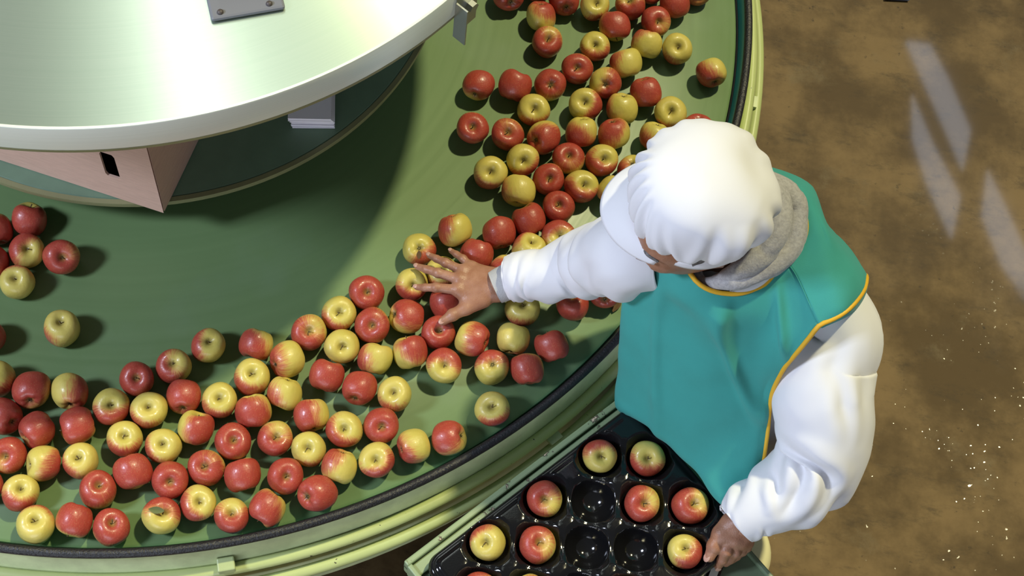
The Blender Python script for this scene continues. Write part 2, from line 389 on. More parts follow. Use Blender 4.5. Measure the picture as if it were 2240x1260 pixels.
def sdf(prims, h, pad=.02):
    P0 = []
    for q in prims:
        if q[0] == 'c': P0 += [np.array(q[1])-max(q[3], q[4]), np.array(q[1])+max(q[3], q[4]), np.array(q[2])-max(q[3], q[4]), np.array(q[2])+max(q[3], q[4])]
        else: P0 += [np.array(q[1])-max(q[2]), np.array(q[1])+max(q[2])]
    lo = np.min(P0, 0)-pad; hi = np.max(P0, 0)+pad
    n = np.ceil((hi-lo)/h).astype(int)+1
    ax = [lo[i]+h*np.arange(n[i]) for i in range(3)]
    F = np.full(tuple(n), 1., np.float32)
    for q in prims:
        if q[0] == 'c': rm = max(q[3], q[4]); k = q[5] if len(q) > 5 else .008; a, b_ = np.array(q[1], float), np.array(q[2], float); l0 = np.minimum(a, b_)-rm; h0 = np.maximum(a, b_)+rm
        else: rm = 0; k = q[4] if len(q) > 4 else .008; l0 = np.array(q[1])-max(q[2]); h0 = np.array(q[1])+max(q[2])
        i0 = np.clip(((l0-lo-k-2*h)/h).astype(int), 0, n-1); i1 = np.clip(((h0-lo+k+2*h)/h).astype(int)+2, 1, n)
        G = np.stack(np.meshgrid(*[ax[i][i0[i]:i1[i]] for i in range(3)], indexing='ij'), -1)
        if q[0] == 'c':
            ba = b_-a; t = np.clip(((G-a)@ba)/max(ba@ba, 1e-12), 0, 1)
            D = np.linalg.norm(G-a-t[..., None]*ba, axis=-1)-(q[3]+(q[4]-q[3])*t)
        else:
            rr_ = np.array(q[2]); Rm = q[3] if len(q) > 3 and q[3] is not None else np.eye(3)
            g = (G-np.array(q[1]))@Rm/rr_; l = np.linalg.norm(g, axis=-1)
            D = (l-1)*l/np.maximum(np.linalg.norm(g/rr_, axis=-1), 1e-9)
        sl = tuple(slice(i0[i], i1[i]) for i in range(3))
        cur = F[sl]
        if q[0] == 'x':
            hh = np.maximum(k-np.abs(cur+D), 0)/k; F[sl] = np.maximum(cur, -D)+hh*hh*k/4
        else:
            hh = np.maximum(k-np.abs(cur-D), 0)/k; F[sl] = np.minimum(cur, D)-hh*hh*k/4
    return surface_nets(F, lo, h)

# ------------------------------------------------------------------ setting
mk('floor', box((1.5, .5, -T-.05), X_, Y_, Z_, 12, 12, .1), 'concrete', org=(0, 0, -T), kind='structure', label='worn brown concrete floor with stains and window reflections', smooth=False)
def pane(name, pts):
    z = 4.
    P3 = []
    for px, py in pts:
        g = U(px, py, -T); v_ = g-CAMP; v_ = v_*np.array([1, 1, -1]); P3.append(g+v_*((z+T)/v_[2]))
    n = len(P3); V = P3+[p+np.array([0, 0, .03]) for p in P3]
    F = [tuple(range(n)), tuple(range(2*n-1, n-1, -1))]+[(i, i+n, (i+1) % n+n, (i+1) % n) for i in range(n)]
    mk(name, (V, F), 'window_light', kind='structure', smooth=False)
pane('window_1', [(1983, 88), (2035, 96), (2075, 170), (2124, 285), (2108, 370), (2078, 300)])
pane('window_2', [(1996, 205), (2040, 310), (2102, 430), (2084, 520), (2030, 400), (1998, 300)])
pane('window_3', [(2161, 370), (2200, 450), (2250, 560), (2250, 660), (2195, 580), (2150, 470)])

# ------------------------------------------------------------------ rotary table
rt = empty('rotary_table', (0, 0, -T), 'large round green turntable with black edging and pipe rails, carrying the loose apples', 'table')
mk('turntable_top', revolve([(.001, 0), (.7, 0), (1.0, 0), (1.347, 0), (1.352, -.004), (1.352, -.03), (.9, -.05), (.001, -.05)], 200), 'turntable_paint', rt, sharp=40)
mk('gap_ring', revolve([(1.3535, -.012), (1.358, -.010), (1.358, -.05), (1.3535, -.05)], 200, closed=True), 'brown_gap', rt, sharp=40)
mk('inner_liner', revolve([(1.3585, -.03), (1.3585, -.004), (1.364, .004), (1.366, .028), (1.370, .028), (1.370, -.03)], 200, closed=True), 'teal_rubber', rt, sharp=40)
mk('rim_edging', revolve(circ_prof(1.3735, .032, .0095, 14), 240), 'rubber_black', rt)
mk('rim_wall', revolve([(1.371, .028), (1.377, .026), (1.380, .015), (1.384, -.02), (1.388, -.035), (1.391, -.06), (1.400, -.085), (1.403, -.12), (1.403, -.26), (1.35, -.28), (1.345, -.06), (1.366, -.03)], 200, closed=True), 'green_paint', rt, sharp=40)
mk('upper_rail', revolve(circ_prof(1.4012, -.055, .0125, 16), 240), 'rail_paint', rt)
mk('lower_rail', revolve(circ_prof(1.4265, -.100, .0125, 16), 240), 'rail_paint', rt)
for a in np.radians((-121, -75, -40, 0, 40, 100, 150, 200)):
    d_ = np.array([math.cos(a), math.sin(a), 0]); t_ = np.array([-d_[1], d_[0], 0])
    mk('rail_bracket', box(d_*1.41+Z_*-.085, t_, d_, Z_, .03, .03, .012), 'green_paint', rt, smooth=False)
cp = U(493, 1221, -.03); a = math.atan2(cp[1], cp[0]); d_ = np.array([math.cos(a), math.sin(a), 0]); t_ = np.array([-d_[1], d_[0], 0])
clip = mk('rail_clip', box(d_*1.400+Z_*-.030, t_, d_, Z_, .034, .028, .022), 'pale_green_paint', rt, smooth=False); bevel(clip, .003)
mk('pedestal', revolve([(.02, -.05), (.62, -.05), (.55, -.12), (.42, -.2), (.40, -.8), (.55, -.82), (.55, -.85), (.02, -.85)], 64, closed=True), 'dark_green', rt, sharp=40)
for k in range(6):
    a = k*math.pi/3+.3; d_ = np.array([math.cos(a), math.sin(a), 0]); t_ = np.array([-d_[1], d_[0], 0])
    mk('leg', join(box(d_*1.33+Z_*-.56, d_, t_, Z_, .06, .06, .58), box(d_*.95+Z_*-.24, d_, t_, Z_, .85, .05, .05)), 'dark_green', rt, smooth=False)

# ------------------------------------------------------------------ shelf tier, deck
cs = empty('carton_shelf', (0, 0, 0), 'round dark green shelf with olive lip on a central column, under the metal deck', 'shelf')
mk('shelf_top', revolve([(.001, .1206), (.655, .1206), (.658, .118), (.658, .10), (.001, .10)], 160), 'shelf_green', cs, sharp=40)
mk('shelf_lip', revolve([(.6585, .1212), (.669, .1212), (.6695, .118), (.668, .106), (.6585, .104)], 160, closed=True), 'shelf_lip', cs, sharp=40)
mk('column', revolve([(.001, .0005), (.11, .0005), (.11, .0985), (.07, .122), (.07, .715), (.001, .715)], 40), 'dark_green', cs, sharp=40)
dk = empty('metal_deck', (0, 0, .72), 'large round brushed metal deck with a wide pale rim band, raised above the turntable', 'platform')
ZT, RD = .7916, .8888
DC = (0.003, -.004)
mk('deck_top', revolve([(.001, ZT-.002), (.4, ZT-.002), (.86, ZT-.002), (RD-.003, ZT-.002), (RD-.003, ZT-.012), (.001, ZT-.012)], 200, DC), 'brushed_deck', dk, sharp=40)
mk('rim_band', revolve([(RD-.0035, ZT+.003), (RD+.001, ZT+.003), (RD+.002, ZT+.001), (RD+.002, ZT-.062), (RD-.002, ZT-.066), (RD-.0035, ZT-.062)], 200, DC, closed=True), 'brushed_band', dk, sharp=40)
mk('bottom_ring', revolve([(RD-.004, ZT-.058), (RD+.001, ZT-.0655), (RD, ZT-.0735), (RD-.07, ZT-.0735), (RD-.07, ZT-.058)], 200, DC, closed=True), 'shelf_lip', dk, sharp=40)
mk('underside', revolve([(.001, .716), (.82, .716), (.82, .728), (.001, .728)], 120, DC, closed=True), 'dark_green', dk, sharp=40)
# grey fixing plate with screws
pc = [U(463, 50, ZT), U(625, 22, ZT)]
ex = (pc[1]-pc[0]); wdt = np.linalg.norm(ex); ex /= wdt; ey = np.cross(Z_, ex)
pl = mk('fixing_plate', box((pc[0]+pc[1])/2+ey*.075+Z_*.004, ex, ey, Z_, wdt, .15, .009), 'grey_plate', dk, smooth=False); bevel(pl, .006)
for fx, fy in ((.14, .012), (.80, .012), (.14, .052), (.80, .052)):
    mk('screw', revolve([(.0005, ZT+.013), (.004, ZT+.0125), (.0055, ZT+.010), (.0055, ZT+.006)], 14, (pc[0]+ex*wdt*fx+ey*fy)[:2]), 'dark_screw', dk)
mk('plate_post', box((pc[0]+pc[1])/2+ey*.11+Z_*.05, ex, ey, Z_, wdt*.72, .05, .09), 'grey_plate', dk, smooth=False)
# corner bracket hanging on the band at the right
ba = math.atan2(U(1003, 30, .74)[1], U(1003, 30, .74)[0]); d_ = np.array([math.cos(ba), math.sin(ba), 0]); t_ = np.array([-d_[1], d_[0], 0])
bo = d_*(RD+.004); zb = .755
br = mk('hanging_bracket', join(box(bo+t_*.028+d_*.003+Z_*(zb-.028), t_, d_, Z_, .056, .003, .12), box(bo+d_*.016+Z_*(zb-.04), d_, t_, Z_, .028, .003, .10)), 'steel', dk, smooth=False)
mk('bolt', cyl(bo+t_*.036+d_*.003+Z_*(zb-.03), bo+t_*.036+d_*.016+Z_*(zb-.03), .011, n=6), 'steel', br, smooth=False)

# ------------------------------------------------------------------ cardboard carton with a hand slot
zc = .1222
c0 = U(358, 466, zc); c1 = U(0, 350, zc); ex = c1-c0; ex /= np.linalg.norm(ex); ey = np.array([-ex[1], ex[0], 0]); ey *= np.sign(ey[1])
Lb, Wb, Hb = .50, .33, .30
cb_ = empty('cardboard_carton', c0+ex*Lb/2+ey*Wb/2, 'plain brown cardboard carton with a cut hand slot, overhanging the round shelf', 'box')
sl = None
# slot position on the front face, found where the line of sight meets it
v_ = (240-1120)/FPX*CR-(362-630)/FPX*CU+F0; t_ = ((c0-CAMP)@ey)/(v_@ey); sp = CAMP+v_*t_; su = (sp-c0)@ex; sz = sp[2]-zc
def slot_panel():
    hw, hh, n = .017, .047, 24
    ring = [(su+(hw*.92 if True else 0)*np.sign(math.cos(a))*min(1, abs(math.cos(a))*1.5), sz+hh*np.sign(math.sin(a))*min(1, abs(math.sin(a))*1.15)) for a in np.linspace(0, 2*math.pi, n, endpoint=False)]
    outer = []
    for x, z in ring:
        dx, dz = x-su, z-sz; k = min((Lb-su if dx > 0 else su)/max(abs(dx), 1e-6), (Hb-sz if dz > 0 else sz)/max(abs(dz), 1e-6)); outer.append((su+dx*k, sz+dz*k))
    for cx_, cz_ in ((0, 0), (Lb, 0), (Lb, Hb), (0, Hb)):
        i = min(range(n), key=lambda q: (outer[q][0]-cx_)**2+(outer[q][1]-cz_)**2); outer[i] = (cx_, cz_)
    W = lambda x, z, d: c0+ex*x+ey*d+Z_*z
    V = [W(x, z, 0) for x, z in outer]+[W(x, z, 0) for x, z in ring]+[W(x, z, .005) for x, z in ring]+[W(x, z, .005) for x, z in outer]
    F = []
    for i in range(n):
        j = (i+1) % n
        F += [(i, j, n+j, n+i), (n+i, n+j, 2*n+j, 2*n+i), (2*n+i, 2*n+j, 3*n+j, 3*n+i)]
    return V, F
mk('front_panel', slot_panel(), 'cardboard', cb_, smooth=False)
mk('end_panel', box(c0+ex*.0025+ey*(Wb/2)+Z_*Hb/2, ex, ey, Z_, .005, Wb-.011, Hb), 'cardboard', cb_, smooth=False)
mk('end_panel', box(c0+ex*(Lb-.0025)+ey*(Wb/2)+Z_*Hb/2, ex, ey, Z_, .005, Wb-.011, Hb), 'cardboard', cb_, smooth=False)
mk('back_panel', box(c0+ex*Lb/2+ey*(Wb-.0025)+Z_*Hb/2, ex, ey, Z_, Lb, .005, Hb), 'cardboard', cb_, smooth=False)
mk('base_panel', box(c0+ex*Lb/2+ey*Wb/2+Z_*.003, ex, ey, Z_, Lb-.012, Wb-.012, .005), 'card_dark', cb_, smooth=False)
mk('top_flap', box(c0+ex*Lb/2+ey*Wb/2+Z_*(Hb-.003), ex, ey, Z_, Lb-.012, Wb-.012, .005), 'cardboard', cb_, smooth=False)

# ------------------------------------------------------------------ stack of white cards
a0 = U(640, 279, .1212); a1 = U(733, 280, .1212); ex = a1-a0; wc = np.linalg.norm(ex); ex /= wc; ey = np.cross(Z_, ex)
nc = 15; hc = .052/nc
for k in range(nc):
    jx, jy = rnd.uniform(-.0022, .0022), rnd.uniform(-.0022, .0022); sk = -.009*(k/nc)**2
    cc = (a0+a1)/2+ex*(jx+sk)+ey*(.06+jy-.012*(k/nc)**2)+Z_*(.0002+hc*(k+.5))
    ang = rnd.uniform(-.02, .02); e1_ = ex*math.cos(ang)+ey*math.sin(ang); e2_ = np.cross(Z_, e1_)
    mk('white_card', box(cc, e1_, e2_, Z_, wc, .12, hc*.8), 'white_card', None, cc, 'white card, %s of the stack on the dark shelf' % (['topmost', 'second from the top']+[q+' from the top' for q in 'third fourth fifth sixth seventh eighth ninth tenth eleventh twelfth thirteenth'.split()]+['second from the bottom', 'lowest'])[nc-1-k], 'card', 'stack of white cards', smooth=False)

# ------------------------------------------------------------------ packing stand and apple tray
O0 = np.array([1.1754, -.9665, 0]); GU = np.array([.0963, .0134, 0]); GV = np.array([.0007, -.0955, 0])
E2 = np.array([-.660, -.7513, 0]); E1 = np.array([.7513, -.660, 0])
def W12(a, b_, z): return O0+E1*a+E2*b_+Z_*z
ZF = .016
st_ = empty('packing_stand', W12(.2, .15, -T), 'green painted packing stand with chipped edges under the black tray', 'stand')
sa0, sa1, sb0, sb1 = -.076, .66, -.125, .437
mk('stand_plate', box(W12((sa0+sa1)/2, (sb0+sb1)/2, -.040), E1, E2, Z_, sa1-sa0, sb1-sb0, .012), 'dark_green', st_, smooth=False)
def strip(name, a0_, a1_, b0_, b1_, z0, z1, m_, bw=.003):
    o = mk(name, box(W12((a0_+a1_)/2, (b0_+b1_)/2, (z0+z1)/2), E1, E2, Z_, abs(a1_-a0_), abs(b1_-b0_), z1-z0), m_, st_, smooth=False); bevel(o, bw); return o
strip('edge_lip', sa0-.001, sa0+.012, sb0, sb1, -.075, -.012, 'chipped_green')
strip('edge_shelf', sa0+.0135, sa0+.040, sb0+.012, sb1-.002, -.033, -.022, 'chipped_green')
strip('edge_lip', sa0+.0105, sa1, sb0-.001, sb0+.010, -.075, -.024, 'dark_green')
strip('edge_lip', sa0+.0105, sa1-.0105, sb1-.010, sb1+.001, -.075, -.014, 'chipped_green')
strip('edge_lip', sa1-.010, sa1+.001, sb0+.0105, sb1, -.075, -.024, 'dark_green')
for a_, b_ in ((sa0+.03, sb0+.05), (sa0+.03, sb1-.03), (sa1-.03, sb0+.05), (sa1-.03, sb1-.03)):
    mk('leg', box(W12(a_, b_, (-T-.047)/2), E1, E2, Z_, .04, .04, T-.047), 'chipped_green', st_, smooth=False)
# white label in a clear holder
l0 = U(1562, 1252, -.033); ld = U(1553, 1275, -.033)-U(1566, 1240, -.033); ld /= np.linalg.norm(ld); lp = np.cross(Z_, ld)
hd = mk('label_holder', box(l0+ld*.02+Z_*.0012, ld, lp, Z_, .085, .026, .002), 'tray_black', st_, smooth=False)
mk('paper_label', box(l0+ld*.010+Z_*.0028, ld, lp, Z_, .062, .0155, .001), 'white_label', hd, smooth=False)

ta0, ta1, tb0, tb1 = -.047, .312, -.132, .418
CUPS = []
for i in range(-9, 10):
    for j in range(-9, 10):
        p = GU*i+GV*j; a_, b_ = p@E1, p@E2
        if ta0+.035 < a_ < ta1-.035 and tb0+.035 < b_ < tb1-.035: CUPS.append((a_, b_))
CUPS = np.array(CUPS)
def tray():
    h = .0026; na = int((ta1-ta0)/h)+1; nb = int((tb1-tb0)/h)+1
    A, B = np.meshgrid(np.linspace(ta0, ta1, na), np.linspace(tb0, tb1, nb), indexing='ij')
    rc = .035; ca, cb2 = (ta0+ta1)/2, (tb0+tb1)/2; qa = np.abs(A-ca)-((ta1-ta0)/2-rc); qb = np.abs(B-cb2)-((tb1-tb0)/2-rc)
    cor = (qa > 0) & (qb > 0); l = np.hypot(qa, qb); s = np.where(cor & (l > rc), rc/np.maximum(l, 1e-9), 1)
    A = np.where(cor & (l > rc), ca+np.sign(A-ca)*(((ta1-ta0)/2-rc)+qa*s), A); B = np.where(cor & (l > rc), cb2+np.sign(B-cb2)*(((tb1-tb0)/2-rc)+qb*s), B)
    qa = np.abs(A-ca)-((ta1-ta0)/2-rc); qb = np.abs(B-cb2)-((tb1-tb0)/2-rc)
    d = np.hypot(np.maximum(qa, 0), np.maximum(qb, 0))+np.minimum(np.maximum(qa, qb), 0)-rc     # <0 inside
    D = np.full(A.shape, 9.); D2 = np.full(A.shape, 9.)
    for a_, b_ in CUPS:
        q = np.hypot(A-a_, B-b_); D2 = np.minimum(D2, np.maximum(D, q)); D = np.minimum(D, q)
    inn = np.clip(1-(D/.0445)**2, 0, 1)
    z = ZF-.040*inn**.75
    ridge = np.clip((D-.044)/.012, 0, 1); z += .007*ridge*ridge*(3-2*ridge)*np.clip((-d-.012)/.01, 0, 1)
    # small drain slots between neighbouring cups
    z -= .005*np.exp(-((D2-D)/.006)**2)*np.exp(-((D-.049)/.007)**2)
    e = np.clip((-d)/.006, 0, 1); z = z-.012*(1-e)**2
    lip = np.exp(-((-d-.009)/.004)**2); z += .002*lip
    V = (O0+A[..., None]*E1+B[..., None]*E2+z[..., None]*Z_).reshape(-1, 3)
    return V, gridf(na, nb, flip=False)
o = mk('apple_tray', tray(), 'tray_black', None, W12(.13, .14, ZF), 'glossy black moulded plastic apple tray with round cups, lying on the green stand', 'tray'); solid(o, .0015, -1)

# ------------------------------------------------------------------ apples
def apple_mesh(seed):
    r_ = random.Random(seed)
    prof = [(0, .60), (.04, .60), (.10, .63), (.17, .70), (.26, .785), (.37, .85), (.5, .875), (.64, .84), (.78, .74), (.90, .57), (.975, .34), (1.0, .10), (.99, -.14), (.945, -.36), (.86, -.57), (.74, -.74), (.60, -.845), (.46, -.875), (.34, -.86), (.24, -.81), (.15, -.745), (.08, -.71), (0, -.70)]
    prof = catmull(np.array(prof), 2); n = 36; V = []; F = []
    ph = r_.uniform(0, 6.28); sk = r_.choice((-1, 1))*r_.uniform(.05, .11); el = r_.uniform(.93, 1.0)
    for r0, z in prof:
        lob = .5-.5*z
        for j in range(n):
            a = 2*math.pi*j/n
            k = 1+.022*lob*math.cos(5*a+ph)+.02*math.cos(2*a+ph*2)+.012*math.cos(3*a-ph)
            x, y = r0*k*math.cos(a), r0*k*math.sin(a)
            V.append((x, y, z*el*(1+(.045*math.cos(2*a+ph)+.03*math.cos(3*a-ph))*max(0, z)*min(1, r0*3))+sk*x+(.02*math.cos(5*a+ph)*(1 if z < -.6 else 0))*min(1, r0*3)))
    V = np.array(V); return V, gridf(len(prof), n, wrap=True, flip=True)
AM = []
for s_ in range(6):
    v_, f_ = apple_mesh(s_*3+1); me = mesh('apple', v_*.0356, f_); me.materials.append(MATS['apple_skin']); AM.append((me, v_*.0356))
def small(name, vf, m_):
    me = mesh(name, *vf); me.materials.append(MATS[m_]); return me
STEM = small('stem', tube([(0, 0, .0205), (.0008, 0, .026), (.003, .001, .0335)], [.0014, .0011, .0015], 6, 3), 'stem_brown')
STEM2 = small('stem', tube([(0, 0, .0205), (.001, 0, .023), (.0022, .0005, .0265)], [.0016, .0012, .0014], 6, 3), 'stem_brown')
cv = []
for k in range(5):
    a = k*2*math.pi/5; d0 = np.array([math.cos(a), math.sin(a), 0]); t0 = np.array([-d0[1], d0[0], 0])
    cv.append(([d0*.0015+t0*.0016+Z_*-.0250, d0*.0015-t0*.0016+Z_*-.0250, d0*.005+Z_*-.0292, d0*.0025+Z_*-.0275+t0*.0002], [(0, 1, 2), (0, 2, 3), (1, 3, 2)]))
CALYX = small('calyx', join(*cv), 'calyx_brown')
